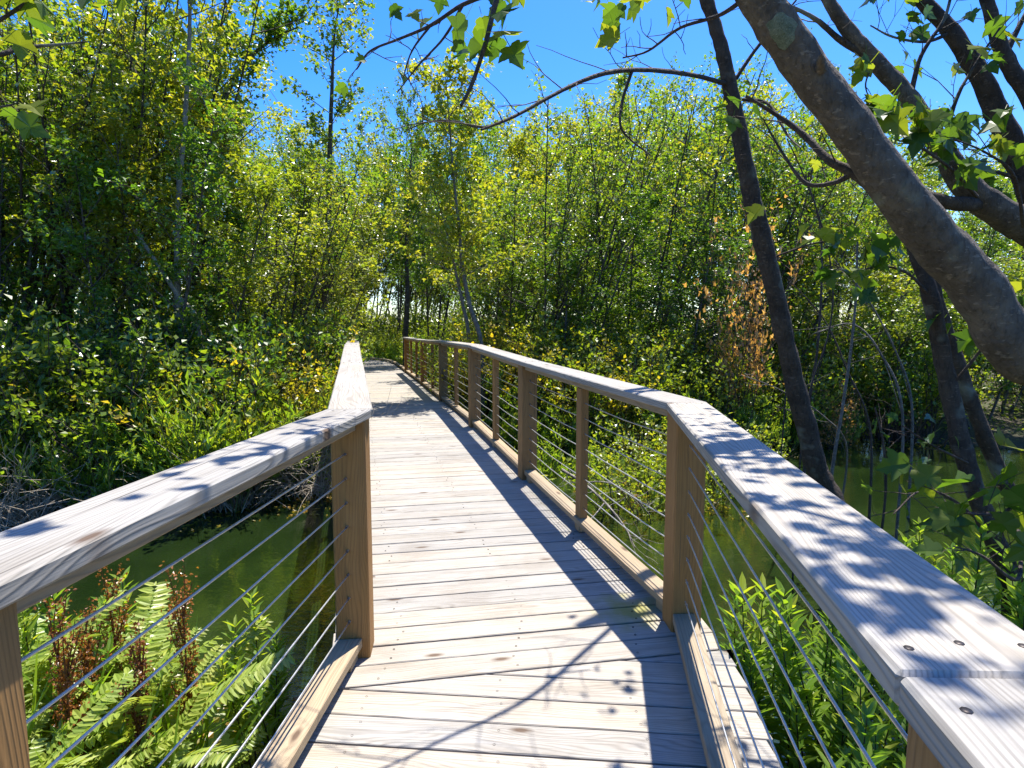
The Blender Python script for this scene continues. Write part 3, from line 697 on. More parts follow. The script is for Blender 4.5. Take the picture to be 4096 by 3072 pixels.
# ------------------------------------------------------------------ ferns
def frond_mesh(name, L_=.75, pairs=15, w=.20, mat=M_FERN):
    L = Leaves(); pts = []
    for i in range(pairs + 4):
        t = i / (pairs + 3); pts.append(np.array([.42 * L_ * t ** 1.5, 0, L_ * (t - .34 * t * t)]))
    pts = np.array(pts)
    for i in range(3, pairs + 3):
        t = i / (pairs + 3); wl = w * math.sin(math.pi * min(1, .25 + .75 * (1 - t) ** .8)) * 1.05 + .015
        tang = unit(pts[min(i + 1, len(pts) - 1)] - pts[i - 1])
        for s in (1, -1):
            dd = np.array([0, s, 0]) * .9 + tang * .45 + np.array([0, 0, -.15]); nn = np.cross(tang, np.array([0, 1, 0])); nn = nn if nn[2] > 0 else -nn
            L.add(pts[i], unit(dd + RNG.normal(0, .07, 3)), nn + RNG.normal(0, .15, 3), wl)
    L.add(pts[-2], unit(pts[-1] - pts[-2]), np.array([0, 0, 1.0]), w * .5)
    p, d, n_, sz = L.arrays()
    tv = np.array([(0, 0, 0), (.17, .25, .03), (.13, .7, .0), (0, 1, -.08), (-.13, .7, 0), (-.17, .25, .03)], float); tf = np.array([(0, 1, 2), (0, 2, 3), (0, 3, 4), (0, 4, 5)])
    return L.mesh(name, (tv, tf), mat)
FR = [frond_mesh('frond', .8, 32, .043), frond_mesh('frond', .65, 27, .038), frond_mesh('frond', .95, 37, .048)]
def fern(x, y, n, s, label, group, z=None):
    o = thing('fern', label, 'fern', (x, y, float(ground_z(x, y)) if z is None else z), group); o.scale = (s, s, s)
    for k in range(n):
        f = link('frond', FR[k % 3], o); f.rotation_euler = (random.uniform(-.25, .25), random.uniform(-.25, .35), k * 2.4 + random.uniform(-.5, .5)); q = random.uniform(.75, 1.15); f.scale = (q, q, q)
        f.location = (random.uniform(-.05, .05), random.uniform(-.05, .05), random.uniform(0, .06))
fl = []; fr_rng = random.Random(5)
while len(fl) < 44:
    x, y = fr_rng.uniform(-2.7, -1.22), fr_rng.uniform(.95, 2.7)
    if pond_sd(x, y) > .02 and all((x - a) ** 2 + (y - b_) ** 2 > .026 for a, b_ in fl): fl.append((x, y))
fl.sort(key=lambda q: q[0] / q[1])
for i, (x, y) in enumerate(fl): fern(x, y, 22, random.uniform(.85, 1.15) * (1 if x < -1.5 else .75), 'bright fern outside the near left railing, %s of the clumps from the left' % ORD[i], 'ferns beside the near left railing')
for i in range(14):
    fern(random.uniform(-9.5, -4.6), random.uniform(26, 27.6), 12, random.uniform(1.5, 2.1), 'tall fern behind the kerb where the boardwalk turns left', 'ferns behind the boardwalk kerb')
for i in range(16):
    y = random.uniform(19, 24.5); x = xr(min(y, 24.5)) + random.uniform(.5, 2.2); fern(x, y + random.uniform(0, 2.5), 9, random.uniform(1.0, 1.5), 'fern with yellow green fronds along the curved end of the boardwalk', 'ferns at the boardwalk bend')
for i in range(10):
    y = random.uniform(7.6, 13); fern(xr(y) + random.uniform(.4, 1.2), y, 8, random.uniform(.9, 1.3), 'fern growing outside the right railing half way along', 'ferns outside the right railing')

# ------------------------------------------------------------------ upright lance-leaved water plants
def leafy_stem_mesh(name, H, pairs, leaf, mat=M_LANCE, bare=.3):
    tr = Tubes(); L = Leaves(); pts = branch_path((0, 0, 0), (RNG.normal(0, .12), RNG.normal(0, .12), 1), H, 6, 0, .12); P_ = np.array(pts)
    v = []
    for i in range(pairs):
        t = bare + (1 - bare) * i / (pairs - 1); k = min(5, int(t * 6)); q = P_[k] + (P_[k + 1] - P_[k]) * (t * 6 - k); a0 = i * 1.4
        for s in range(3):
            a = a0 + s * 2.09; el = .25 + .6 * t; d = np.array([math.cos(a) * math.cos(el), math.sin(a) * math.cos(el), math.sin(el)])
            L.add(q, d, np.array([-math.cos(a) * math.sin(el), -math.sin(a) * math.sin(el), math.cos(el)]) + RNG.normal(0, .15, 3), leaf * (1.15 - .4 * t) * RNG.uniform(.8, 1.2))
    tr.add(pts, .006, .002, 5)
    tv, tf = np.array([(0, 0, 0), (.15, .30, .02), (.12, .65, .0), (0, 1, -.10), (-.12, .65, 0), (-.15, .30, .02)], float), np.array([(0, 1, 2), (0, 2, 3), (0, 3, 4), (0, 4, 5)])
    lm = L.mesh(name, (tv, tf), mat); return tr.mesh(name + '_stalk', M_DARKSTEM), lm
ST = [leafy_stem_mesh('leafy_stem', h, p, l) for h, p, l in ((.95, 17, .12), (.8, 15, .11), (1.05, 19, .125), (.7, 13, .10))]
def stem_plant(x, y, n, spread, s, label, z, group=None, name='water_willow'):
    o = thing(name, label, 'plant', (x, y, z), group); o.scale = (s, s, s)
    for k in range(n):
        a = k * 2.4; r = spread * math.sqrt((k + .5) / n); st, lf = ST[k % 4]
        f = link('leafy_stem', st, o); f.location = (r * math.cos(a), r * math.sin(a), random.uniform(-.05, .05)); f.rotation_euler = (-r * math.sin(a) * .35 + random.uniform(-.08, .08), r * math.cos(a) * .35 + random.uniform(-.08, .08), random.uniform(0, 6)); q = random.uniform(.8, 1.15); f.scale = (q, q, q)
        link('leaves', lf, f)
stem_plant(1.28, 2.55, 26, .30, 1.0, 'dense clump of lance-leaved water plants beside the corner post of the right railing', WATER_Z - .1)
stem_plant(1.55, 2.15, 20, .28, .92, 'lance-leaved clump standing in the water below the nearest right railing cables', WATER_Z - .1)
stem_plant(1.22, 1.75, 18, .24, .80, 'lower lance-leaved clump almost under the near right deck edge', WATER_Z - .1)
stem_plant(1.85, 2.9, 14, .26, .85, 'lance-leaved clump behind the others, toward the open water on the right', WATER_Z - .1)
stem_plant(1.5, 1.3, 16, .25, .8, 'lance-leaved clump by the near post of the right railing', WATER_Z - .1)
stem_plant(-1.25, 2.75, 7, .14, .88, 'small lance-leaved sprig rising from the water next to the left corner post', WATER_Z - .1)
stem_plant(-2.35, 1.9, 16, .3, 1.0, 'lance-leaved plants mixed into the ferns at the far left', -.72)
for i in range(10):
    stem_plant(random.uniform(2.3, 4.2), random.uniform(2.0, 3.6), 12, .28, random.uniform(.8, 1.0), 'lance-leaved clump under the leaning maple beyond the right railing', WATER_Z - .1, 'water plants under the leaning maple')

for i, (x, y, q) in enumerate([(-2.5, 2.2, .8), (-1.75, 1.45, .75), (-1.45, 1.2, .65), (-2.2, 1.5, .8), (-1.4, 1.9, .6), (-1.9, 2.4, .8)]):
    stem_plant(x, y, 9, .2, q, 'lance-leaved plants growing up through the near left ferns, %s from the left' % ORD[[0, 3, 5, 1, 4, 2][i]], float(ground_z(x, y)), 'lance-leaved plants among the ferns')
bl = Leaves(); n_ = 900; p_ = np.stack([RNG.uniform(-2.9, -1.15, n_), RNG.uniform(.8, 2.6, n_), np.zeros(n_)], -1); p_ = p_[pond_sd(p_[:, 0], p_[:, 1]) > 0]; p_[:, 2] = ground_z(p_[:, 0], p_[:, 1]) + .1
n_ = len(p_); bl.add(p_, unit(rand_dirs(n_, .75, 1)), rand_dirs(n_, -.2, .2), RNG.uniform(.35, .8, n_))
o = link('grass_blades', bl.mesh('grass_blades', (np.array([(-.012, 0, 0), (.012, 0, 0), (.010, .55, .05), (-.010, .55, .05), (.03, 1, -.12)], float), np.array([(0, 1, 2), (0, 2, 3), (3, 2, 4)])), M_LANCE)); o['kind'] = 'stuff'

# ------------------------------------------------------------------ rusty dock seed stalks among the ferns
def dock(x, y, h, label, z=-.65):
    tr = Tubes(); sd = Leaves(); pts = branch_path((0, 0, 0), (RNG.normal(0, .06), RNG.normal(0, .06), 1), h, 8, 0, .08); tr.add(pts, .006, .003, 5); P_ = np.array(pts)
    for k in range(16):
        q = P_[3 + k % 5]; a = RNG.uniform(0, 6.28); d = np.array([math.cos(a) * .22, math.sin(a) * .22, 1]); bp = branch_path(q, d, h * RNG.uniform(.16, .28), 3, .1, .1); tr.add(bp, .003, .0015, 3)
        n_ = 75; t = RNG.random(n_)[:, None]; p = np.array(bp[0])[None] * (1 - t) + np.array(bp[3])[None] * t + RNG.normal(0, .012, (n_, 3)); sd.add(p, rand_dirs(n_), rand_dirs(n_), RNG.uniform(.009, .017, n_))
    o = thing('dock_plant', label, 'plant', (x, y, z)); link('stalk', tr.mesh('stalk', M_SEED), o); link('seed_head', sd.mesh('seed_head', LEAF_SIMPLE, M_DOCKSEED), o)['kind'] = 'stuff'
M_DOCKSEED = leafmat('dock_seeds', [(0, (.09, .028, .008)), (.6, (.19, .07, .014)), (1, (.28, .12, .02))], trans=.3, gloss=.04)
for px_, py_, d_, h_, lb in ((250, 2560, 1.95, .95, 'dark rusty dock stalk, thickest of the seed heads among the ferns'), (372, 2420, 2.05, 1.1, 'tallest rusty dock seed stalk standing among the ferns'),
                             (300, 2480, 2.2, 1.0, 'rusty dock stalk just behind the thickest seed head'), (480, 2360, 2.3, 1.0, 'orange brown dock stalk rising behind the second cable'),
                             (735, 2370, 2.25, .95, 'lone rusty dock stalk against the water near the fern tops'), (470, 2620, 1.9, .8, 'short rusty dock stalk low among the pale fern fronds')):
    p = P(px_, py_, d_); dock(p.x, p.y, h_, lb, z=p.z - h_)

# ------------------------------------------------------------------ big framing trees on the right
def maple_leaf_mesh(k):
    fold = [.16, .05, .26, .10][k]; dr = [.18, .35, .10, .45][k]
    v, f = tpl(MAPLE_HALF, fold, dr)
    n0 = len(v); v = np.concatenate([v, [(-.012, -.5, .18), (.012, -.5, .18), (.014, .05, .004), (-.014, .05, .004)]]); f = np.concatenate([f, [(n0, n0 + 1, n0 + 2), (n0, n0 + 2, n0 + 3)]])
    v[:, 2] += .06 * np.sin(v[:, 0] * 7 + k) * np.abs(v[:, 0])
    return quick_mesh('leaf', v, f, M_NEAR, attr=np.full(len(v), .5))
LEAFM = [maple_leaf_mesh(k) for k in range(4)]
MAPLE_TPL = tpl(MAPLE_HALF, .15, .25)
class BigTree:
    def __init__(s, name, label, base):
        s.root = thing(name, label, 'tree', base); s.b = Vector(base); s.far = Leaves(); s.count = 0
    def loc(s, pts): return [Vector(p) - s.b for p in pts]
    def trunk(s, pts, r, mat, sides=20, name='trunk', n=7, wob=.012):
        path = smooth_path(s.loc(pts), n); rr = np.interp(np.linspace(0, len(pts) - 1, len(path)), np.arange(len(pts)), r)
        rr = rr * (1 + .03 * np.sin(np.arange(len(path)) * 1.7) + .02 * RNG.standard_normal(len(path)))
        t = Tubes(); t.add(path, 0, 0, sides, wob, radii=rr, lump=.045); return link(name, t.mesh(name, mat), s.root)
    def branch(s, pts, r0, r1, mat=None, twigs=0, tl=.3, name='branch', sides=8, lf=0, size=.085, vis=True, twig_up=.2, leaf_from=.3):
        path = smooth_path(s.loc(pts), 6); t = Tubes(); t.add(path, r0, r1, sides, .05)
        for k in range(twigs):
            f = leaf_from + (1 - leaf_from) * (k + random.random()) / twigs; i = min(len(path) - 2, int(f * (len(path) - 1))); q = path[i]
            d = rand_dirs(1, -.5, .8)[0] + np.array(path[i + 1] - path[i]) / ((path[i + 1] - path[i]).length + 1e-6) * .8 + np.array([0, 0, twig_up]); d /= np.linalg.norm(d)
            ln = tl * RNG.uniform(.5, 1.3); bp = branch_path(q, d, ln, 5, -.05, .5); t.add(bp, max(.0025, r1 * .55), .0012, 4)
            if random.random() < .7:
                d2 = unit(rand_dirs(1, -.3, .8)[0] + d * .5); bp2 = branch_path(bp[2], d2, ln * .5, 3, 0, .4); t.add(bp2, .002, .001, 3)
            for j in range(lf):
                s.leaf(bp[-1 - (j % 3)], size, vis)
        return link(name, t.mesh(name, mat or M_TWIG), s.root)
    def leaf(s, p, size=.085, vis=True, d=None):
        p = np.array(p) + RNG.normal(0, .02, 3)
        if d is None: d = rand_dirs(1, -.95, -.15)[0]
        n_ = unit(np.array([0, -.25, .8]) + RNG.normal(0, .75, 3)); size *= RNG.uniform(.65, 1.2)
        if vis and s.count < 280:
            Y = unit(np.array(d)); X = unit(np.cross(Y, n_)); N = np.cross(X, Y); s.count += 1
            o = link('leaf', LEAFM[s.count % 4], s.root); o.matrix_local = Matrix(((X[0] * size, Y[0] * size, N[0] * size, p[0]), (X[1] * size, Y[1] * size, N[1] * size, p[1]), (X[2] * size, Y[2] * size, N[2] * size, p[2]), (0, 0, 0, 1)))
        else: s.far.add(p, np.array(d), n_, size)
    def cloud(s, center, rad, n, size=.085):
        """Leaves of the crown above the frame, on their own little branches."""
        c_ = Vector(center) - s.b
        for _ in range(n):
            s.leaf(np.array(c_) + RNG.normal(0, 1, 3) * np.array(rad), size, False)
    def done(s):
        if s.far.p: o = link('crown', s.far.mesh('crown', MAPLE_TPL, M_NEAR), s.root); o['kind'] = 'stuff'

# T1: the thick leaning trunk
T1 = BigTree('maple_tree', 'thick grey maple trunk leaning steeply across the upper right corner', (2.75, 2.55, -.6))
T1.trunk([(2.75, 2.55, -.7), (2.62, 2.5, -.1), Q(2300, 880, 2.4), Q(2195, 760, 2.35), Q(2095, 605, 2.3), Q(1960, 445, 2.25), Q(1830, 265, 2.2), Q(1722, 118, 2.15), Q(1640, 0, 2.1), Q(1560, -130, 2.05), Q(1480, -300, 1.95), Q(1380, -520, 1.85)],
         [.12, .102, .094, .090, .086, .080, .073, .066, .060, .054, .047, .038], M_BARK, 24)
T1.branch([Q(1885, 405, 2.27), Q(1840, 372, 2.3), Q(1790, 345, 2.35), Q(1735, 290, 2.45), Q(1680, 250, 2.5), Q(1612, 208, 2.5)], .022, .006, M_BARK_DARK, 3, .25, lf=0)
T1.branch([Q(1850, 370, 2.3), Q(1800, 395, 2.35), Q(1740, 395, 2.4), Q(1690, 330, 2.45), Q(1650, 260, 2.5)], .012, .003, M_TWIG, 5, .25, lf=1)
lc = Q(1682, 60, 2.13); ax = (Q(1640, 0, 2.1) - Q(1722, 118, 2.15)).normalized(); vd = Vector((0, 0, CAM_H)) - lc; vd = (vd - ax * vd.dot(ax)).normalized(); sd_ = ax.cross(vd)
lv = [lc + vd * .074]
for fr_, rr_ in ((.55, .0735), (1.0, .068)):
    for k in range(16):
        a = k * math.pi / 8; q = fr_ * .056 * random.uniform(.8, 1.2); u_, v_ = math.cos(a) * q, math.sin(a) * q * .9
        lv.append(lc + ax * u_ + (vd * math.cos(v_ / .07) + sd_ * math.sin(v_ / .07)) * rr_)
lf_ = [(0, 1 + k, 1 + (k + 1) % 16) for k in range(16)] + [t_ for k in range(16) for t_ in ((1 + k, 17 + k, 17 + (k + 1) % 16), (1 + k, 17 + (k + 1) % 16, 1 + (k + 1) % 16))]
link('lichen_patch', quick_mesh('lichen_patch', [tuple(p - T1.b) for p in lv], lf_, M_LICHEN, smooth=True), T1.root)
T1.branch([Q(1880, 300, 2.2), Q(1875, 265, 2.22), Q(1868, 232, 2.24)], .02, .006, M_BARK_DARK, 0, name='snag')
sp_ = Q(1775, 150, 2.1)
T1.branch([sp_, sp_ + Vector((-.03, -.05, .015)), sp_ + Vector((-.035, -.066, .022))], .020, .0008, M_BARK, 0, name='branch_stub')
# overhead boughs that dapple the railings and the near deck
T1.branch([Q(1480, -300, 1.95), (.35, 2.15, 3.5), (-.05, 2.3, 3.6), (-.3, 2.45, 3.5), (-.5, 2.55, 3.5)], .022, .006, M_BARK_DARK, 6, .35, lf=0, vis=False, leaf_from=.25)
T1.branch([Q(1560, -130, 2.05), (1.15, 2.2, 3.25), (1.2, 2.45, 3.45), (1.25, 2.8, 3.5)], .016, .004, M_BARK_DARK, 6, .25, lf=1, vis=False)
T1.branch([Q(1480, -300, 1.95), (.95, 1.7, 3.3), (1.05, 1.45, 3.5)], .016, .005, M_BARK_DARK, 5, .2, lf=1, vis=False)
T1.cloud((1.06, 2.25, 3.4), (.13, .42, .14), 300, .058); T1.cloud((1.0, 1.45, 3.4), (.17, .15, .12), 170, .070); T1.cloud((-.38, 2.5, 3.45), (.09, .34, .10), 46, .075)
# boughs hanging into the top of the picture
T1.branch([Q(1150, -160, 2.2), Q(1080, -20, 2.15), Q(1050, 90, 2.12), Q(1020, 180, 2.1), Q(996, 228, 2.08)], .011, .0055, M_TWIG, 0, .1, lf=0)
for (vx, vy) in ((990, 10), (1010, 25), (1065, 20), (1095, 40), (1080, 0), (1120, 30), (1045, 60), (1000, 90), (1025, 100), (1075, 110), (1100, 125), (1110, 95), (960, 15), (985, 100), (1085, 60), (1130, 5)):
    T1.leaf(np.array(Q(vx, vy - 18, random.uniform(2.0, 2.25)) - T1.b), .10)
T1.branch([Q(1080, -20, 2.2), Q(1000, 10, 2.3), Q(930, 55, 2.4), Q(860, 85, 2.5), Q(800, 110, 2.6), Q(770, 150, 2.65)], .009, .003, M_TWIG, 7, .16, lf=1, size=.075)
T1.branch([Q(1000, 10, 2.3), Q(960, 80, 2.35), Q(905, 140, 2.4), Q(858, 200, 2.45)], .006, .002, M_TWIG, 5, .14, lf=0)
T1.branch([Q(930, 55, 2.4), Q(890, 110, 2.45), Q(870, 170, 2.5)], .005, .002, M_TWIG, 4, .12, lf=0)
T1.branch([Q(1640, -30, 2.15), Q(1560, 30, 2.3), Q(1470, 60, 2.4), Q(1400, 110, 2.5), Q(1345, 125, 2.55)], .009, .003, M_TWIG, 8, .16, lf=0)
for (vx, vy) in ((1270, 10), (1300, 20), (1330, 15), (1360, 10), (1400, 25), (1345, 40), (1310, 35), (1430, 8), (1460, 5), (1325, 85), (1340, 100), (1285, 5), (1380, 5)):
    T1.leaf(np.array(Q(vx, vy - 20, random.uniform(2.1, 2.4)) - T1.b), .085)
T1.done()

# T2: slim upright trunk standing at the water edge
T2 = BigTree('maple_tree', 'slim dark upright trunk rising from the water just beyond the right railing corner', (3.05, 4.5, -.8))
b2 = Q(1800, 1085, 4.5)
T2.trunk([(b2.x + .22, 4.5, -.95), (b2.x + .12, 4.5, -.4), b2, Q(1768, 1020, 4.5), Q(1735, 900, 4.48), Q(1702, 760, 4.45), Q(1675, 640, 4.4), Q(1648, 520, 4.35), Q(1622, 420, 4.3), Q(1600, 300, 4.25), Q(1575, 180, 4.2), Q(1552, 80, 4.15), Q(1520, -20, 4.1), Q(1490, -140, 4.05), Q(1450, -280, 4.0)],
         [.12, .10, .088, .078, .072, .070, .067, .064, .060, .056, .050, .042, .037, .033, .027], M_BARK_DARK, 14, wob=.05)
T2.branch([Q(1570, 182, 4.2), Q(1510, 165, 3.9), Q(1430, 153, 3.4), Q(1345, 152, 3.0), Q(1270, 170, 2.8), Q(1190, 208, 2.65), Q(1110, 252, 2.5), Q(1040, 280, 2.4)], .016, .005, M_BARK_DARK, 11, .32, lf=0, twig_up=.1, leaf_from=.2)
T2.branch([Q(1366, 152, 3.07), Q(1345, 215, 3.05), Q(1340, 270, 3.0), Q(1360, 300, 3.0), Q(1405, 335, 3.0)], .009, .004, M_BARK_DARK, 5, .3, lf=0)
T2.branch([Q(1110, 252, 2.5), Q(1040, 275, 2.5), Q(985, 262, 2.55), Q(930, 262, 2.6), Q(880, 280, 2.65)], .0045, .002, M_TWIG, 4, .2, lf=0)
T2.branch([Q(1590, 170, 4.2), Q(1630, 110, 4.2), Q(1680, 50, 4.2), Q(1720, 0, 4.2)], .014, .006, M_BARK_DARK, 5, .35, lf=0)
T2.branch([Q(1605, 215, 4.2), Q(1660, 225, 4.0), Q(1700, 290, 3.8), Q(1730, 320, 3.6)], .012, .004, M_BARK_DARK, 4, .3, lf=2, size=.11)
T2.branch([Q(1660, 560, 4.4), Q(1700, 545, 4.3), Q(1760, 525, 4.2), Q(1810, 520, 4.1)], .009, .003, M_BARK_DARK, 5, .3, lf=0)
T2.cloud((3.6, 5.4, 5.6), (.7, .7, .4), 240, .09); T2.branch([Q(1450, -280, 4.0), (2.6, 4.8, 5.2), (3.6, 5.4, 5.6)], .028, .006, M_BARK_DARK, 10, .5, lf=3, vis=False)
T2.done()

# T3: paired dark stems below the leaning trunk
T3 = BigTree('maple_tree', 'pair of rough dark stems rising side by side behind the leaning maple', (3.25, 3.4, -.8))
T3.trunk([(2.95, 3.3, -.85), Q(2190, 1290, 3.15), Q(2140, 1150, 3.2), Q(2088, 1000, 3.25), Q(2050, 840, 3.3), Q(2010, 640, 3.3), Q(1960, 500, 3.35), Q(1900, 380, 3.4)], [.064, .056, .052, .048, .045, .041, .036, .026], M_BARK_DARK, 12, wob=.05)
T3.trunk([(3.5, 3.7, -.85), Q(2260, 1180, 3.6), Q(2180, 1060, 3.6), Q(2110, 900, 3.6), Q(2060, 760, 3.6), Q(2010, 600, 3.6), Q(1960, 470, 3.6)], [.056, .05, .046, .042, .037, .033, .026], M_BARK_DARK, 12, wob=.05)
T3.branch([Q(2140, 1150, 3.2), Q(2060, 1080, 3.0), Q(1990, 1060, 2.8), Q(1930, 1110, 2.7)], .008, .003, M_TWIG, 7, .25, lf=1, size=.10)
T3.branch([Q(2090, 1000, 3.2), Q(2010, 960, 3.0), Q(1950, 920, 2.9)], .008, .003, M_TWIG, 6, .25, lf=1, size=.08)
T3.branch([(2.75, 3.1, .55), Q(2180, 1100, 2.5), Q(2100, 1110, 2.4), Q(2040, 1090, 2.35)], .01, .003, M_TWIG, 6, .28, lf=2, size=.14)
T3.branch([(2.75, 3.1, .3), Q(2200, 1250, 2.3), Q(2120, 1200, 2.2), Q(2060, 1180, 2.2)], .01, .003, M_TWIG, 5, .25, lf=2, size=.13)
T3.branch([Q(2050, 840, 3.3), Q(2100, 780, 3.2), Q(2160, 700, 3.1), Q(2200, 640, 3.0)], .01, .004, M_TWIG, 6, .3, lf=3, size=.11)
T3.branch([Q(2010, 640, 3.3), Q(1960, 590, 3.2), Q(1900, 575, 3.1), Q(1840, 590, 3.0), Q(1800, 570, 3.0)], .009, .003, M_TWIG, 9, .22, lf=4, size=.10)
T3.done()

# T4, T5, T6: the stems in the top right
T4 = BigTree('maple_tree', 'forked grey stem crossing behind the leaning maple toward the top of the picture', (4.3, 3.6, -.5))
T4.trunk([(4.3, 3.6, -.6), (4.1, 3.5, .6), Q(2330, 580, 3.4), Q(2212, 490, 3.35), Q(2110, 425, 3.3), Q(2040, 330, 3.3), Q(1965, 215, 3.3), Q(1890, 130, 3.3), Q(1835, 70, 3.3), Q(1790, 0, 3.3), Q(1740, -100, 3.3)],
         [.12, .105, .09, .082, .07, .056, .047, .04, .035, .03, .022], M_BARK, 14, wob=.03)
T4.branch([Q(2130, 440, 3.32), Q(2060, 440, 3.2), Q(1985, 420, 3.1), Q(1900, 400, 2.9)], .04, .03, M_BARK_DARK, 0)
T4.branch([Q(1890, 130, 3.3), Q(1820, 90, 3.3), Q(1760, 40, 3.3), Q(1700, 10, 3.3)], .02, .008, M_BARK_DARK, 5, .3, lf=0)
T4.branch([Q(1965, 215, 3.3), Q(1990, 120, 3.3), Q(2040, 40, 3.3), Q(2060, -40, 3.3)], .014, .006, M_BARK_DARK, 6, .3, lf=1, size=.10)
T4.branch([Q(2040, 330, 3.3), Q(2060, 230, 3.2), Q(2100, 150, 3.2), Q(2160, 60, 3.2)], .012, .005, M_BARK_DARK, 7, .3, lf=2, size=.11)
T4.branch([Q(2110, 425, 3.2), Q(2060, 370, 3.0), Q(1990, 320, 2.9), Q(1930, 300, 2.9)], .01, .003, M_TWIG, 8, .25, lf=4, size=.12)
T4.branch([Q(2212, 490, 3.2), Q(2190, 380, 3.0), Q(2130, 330, 2.95), Q(2060, 300, 2.9)], .01, .003, M_TWIG, 8, .28, lf=4, size=.13)
T4.branch([Q(1890, 130, 3.3), Q(1870, 180, 3.2), Q(1880, 220, 3.15)], .006, .002, M_TWIG, 4, .15, lf=3, size=.11)
T4.done()
T5 = BigTree('maple_tree', 'straight leaning stem at the right edge, uppermost of the long stems', (5.2, 4.2, -.5))
T5.trunk([(5.2, 4.2, -.6), (4.9, 4.1, 1.0), Q(2300, 560, 4.0), Q(2212, 370, 4.0), Q(2170, 280, 4.0), Q(2125, 180, 4.0), Q(2055, 70, 4.0), Q(1985, -10, 4.0), Q(1900, -120, 4.0)], [.115, .10, .085, .076, .068, .06, .05, .043, .035], M_BARK_DARK, 14, wob=.03)
T5.branch([Q(2212, 390, 4.0), Q(2140, 370, 3.9), Q(2070, 385, 3.8)], .014, .005, M_BARK_DARK, 5, .3, lf=2, size=.11)
T5.branch([Q(2055, 70, 4.0), Q(2000, 90, 3.9), Q(1930, 80, 3.9), Q(1880, 55, 3.9)], .012, .004, M_BARK_DARK, 7, .3, lf=2, size=.11)
T5.done()
T6 = BigTree('maple_tree', 'thin dark crooked stem cut off by the top right corner', (5.4, 3.9, -.5))
T6.trunk([(5.4, 3.9, -.6), (5.2, 3.9, 1.5), Q(2330, 330, 3.8), Q(2212, 190, 3.8), Q(2170, 120, 3.8), Q(2140, 30, 3.8), Q(2110, -80, 3.8)], [.10, .09, .06, .048, .04, .036, .03], M_BARK_DARK, 10, wob=.03)
T6.branch([Q(2170, 120, 3.8), Q(2200, 60, 3.8), Q(2230, 0, 3.8)], .02, .01, M_BARK_DARK, 4, .3, lf=1, size=.10)
T6.done()

# bare saplings and vines between the right trunks
def sapling(label, pts, r0, r1, tw=4, mat=M_BARK_GREY):
    b_ = Vector(pts[0]); s = BigTree('bare_sapling', label, b_)
    s.trunk(pts, list(np.linspace(r0, r1, len(pts))), mat, 7, 'stem'); s.branch(pts[1:], r1 * .9, r1 * .5, mat, tw, .35, 'twigs', 4); s.done()
def water_pt(vx, d, z=-.8): return Vector(((vx * V - 2048) / FPX * d, d, z))
sapling('pale bare sapling with a bend, right of the slim upright trunk', [water_pt(1790, 5.2), Q(1800, 1000, 5.2), Q(1820, 880, 5.2), Q(1840, 740, 5.2), Q(1850, 620, 5.2), Q(1852, 520, 5.2)], .018, .008, 5)
sapling('reddish bare sapling nearest to the slim upright trunk', [water_pt(1750, 5.6), Q(1745, 900, 5.6), Q(1765, 760, 5.6), Q(1775, 600, 5.6), Q(1770, 480, 5.6), Q(1740, 380, 5.6)], .016, .006, 5, M_TWIG)
sapling('thin straight dead stick standing in the water right of the saplings', [water_pt(1912, 4.2), Q(1912, 1080, 4.2), Q(1908, 960, 4.2), Q(1890, 880, 4.2)], .010, .006, 3, M_TWIG)
sapling('grey arching twig over the water on the right', [water_pt(1960, 5.0), Q(1950, 900, 5.0), Q(1900, 760, 5.1), Q(1840, 700, 5.2), Q(1760, 720, 5.3)], .014, .004, 6)

sapling('long reddish vine hanging in a loop right of the slim upright trunk', [water_pt(1735, 4.9), Q(1738, 900, 4.9), Q(1790, 720, 4.9), Q(1798, 600, 4.9), Q(1770, 470, 4.9), Q(1728, 360, 4.9), Q(1700, 300, 4.8)], .008, .005, 3, M_TWIG)
sapling('thin grey twig slanting across the slim upright trunk', [water_pt(1690, 6.2), Q(1700, 800, 6.0), Q(1690, 640, 5.6), Q(1645, 520, 5.2), Q(1600, 430, 5.0)], .008, .003, 4, M_TWIG)
sapling('pale leaning sapling in front of the far shore, farthest right', [water_pt(1985, 6.5), Q(1970, 880, 6.5), Q(1935, 760, 6.5), Q(1870, 640, 6.4), Q(1800, 560, 6.3)], .016, .005, 7)
sapling('dark forked sapling leaning over the water between the trunk groups', [water_pt(1900, 6.0), Q(1880, 930, 6.0), Q(1830, 800, 6.0), Q(1780, 690, 6.0), Q(1700, 600, 6.0)], .014, .004, 7, M_TWIG)
sapling('low bare branch spreading over the water behind the right handrail', [water_pt(1820, 5.6), Q(1830, 980, 5.4), Q(1780, 900, 5.2), Q(1680, 840, 5.0), Q(1600, 810, 4.9)], .010, .003, 8)

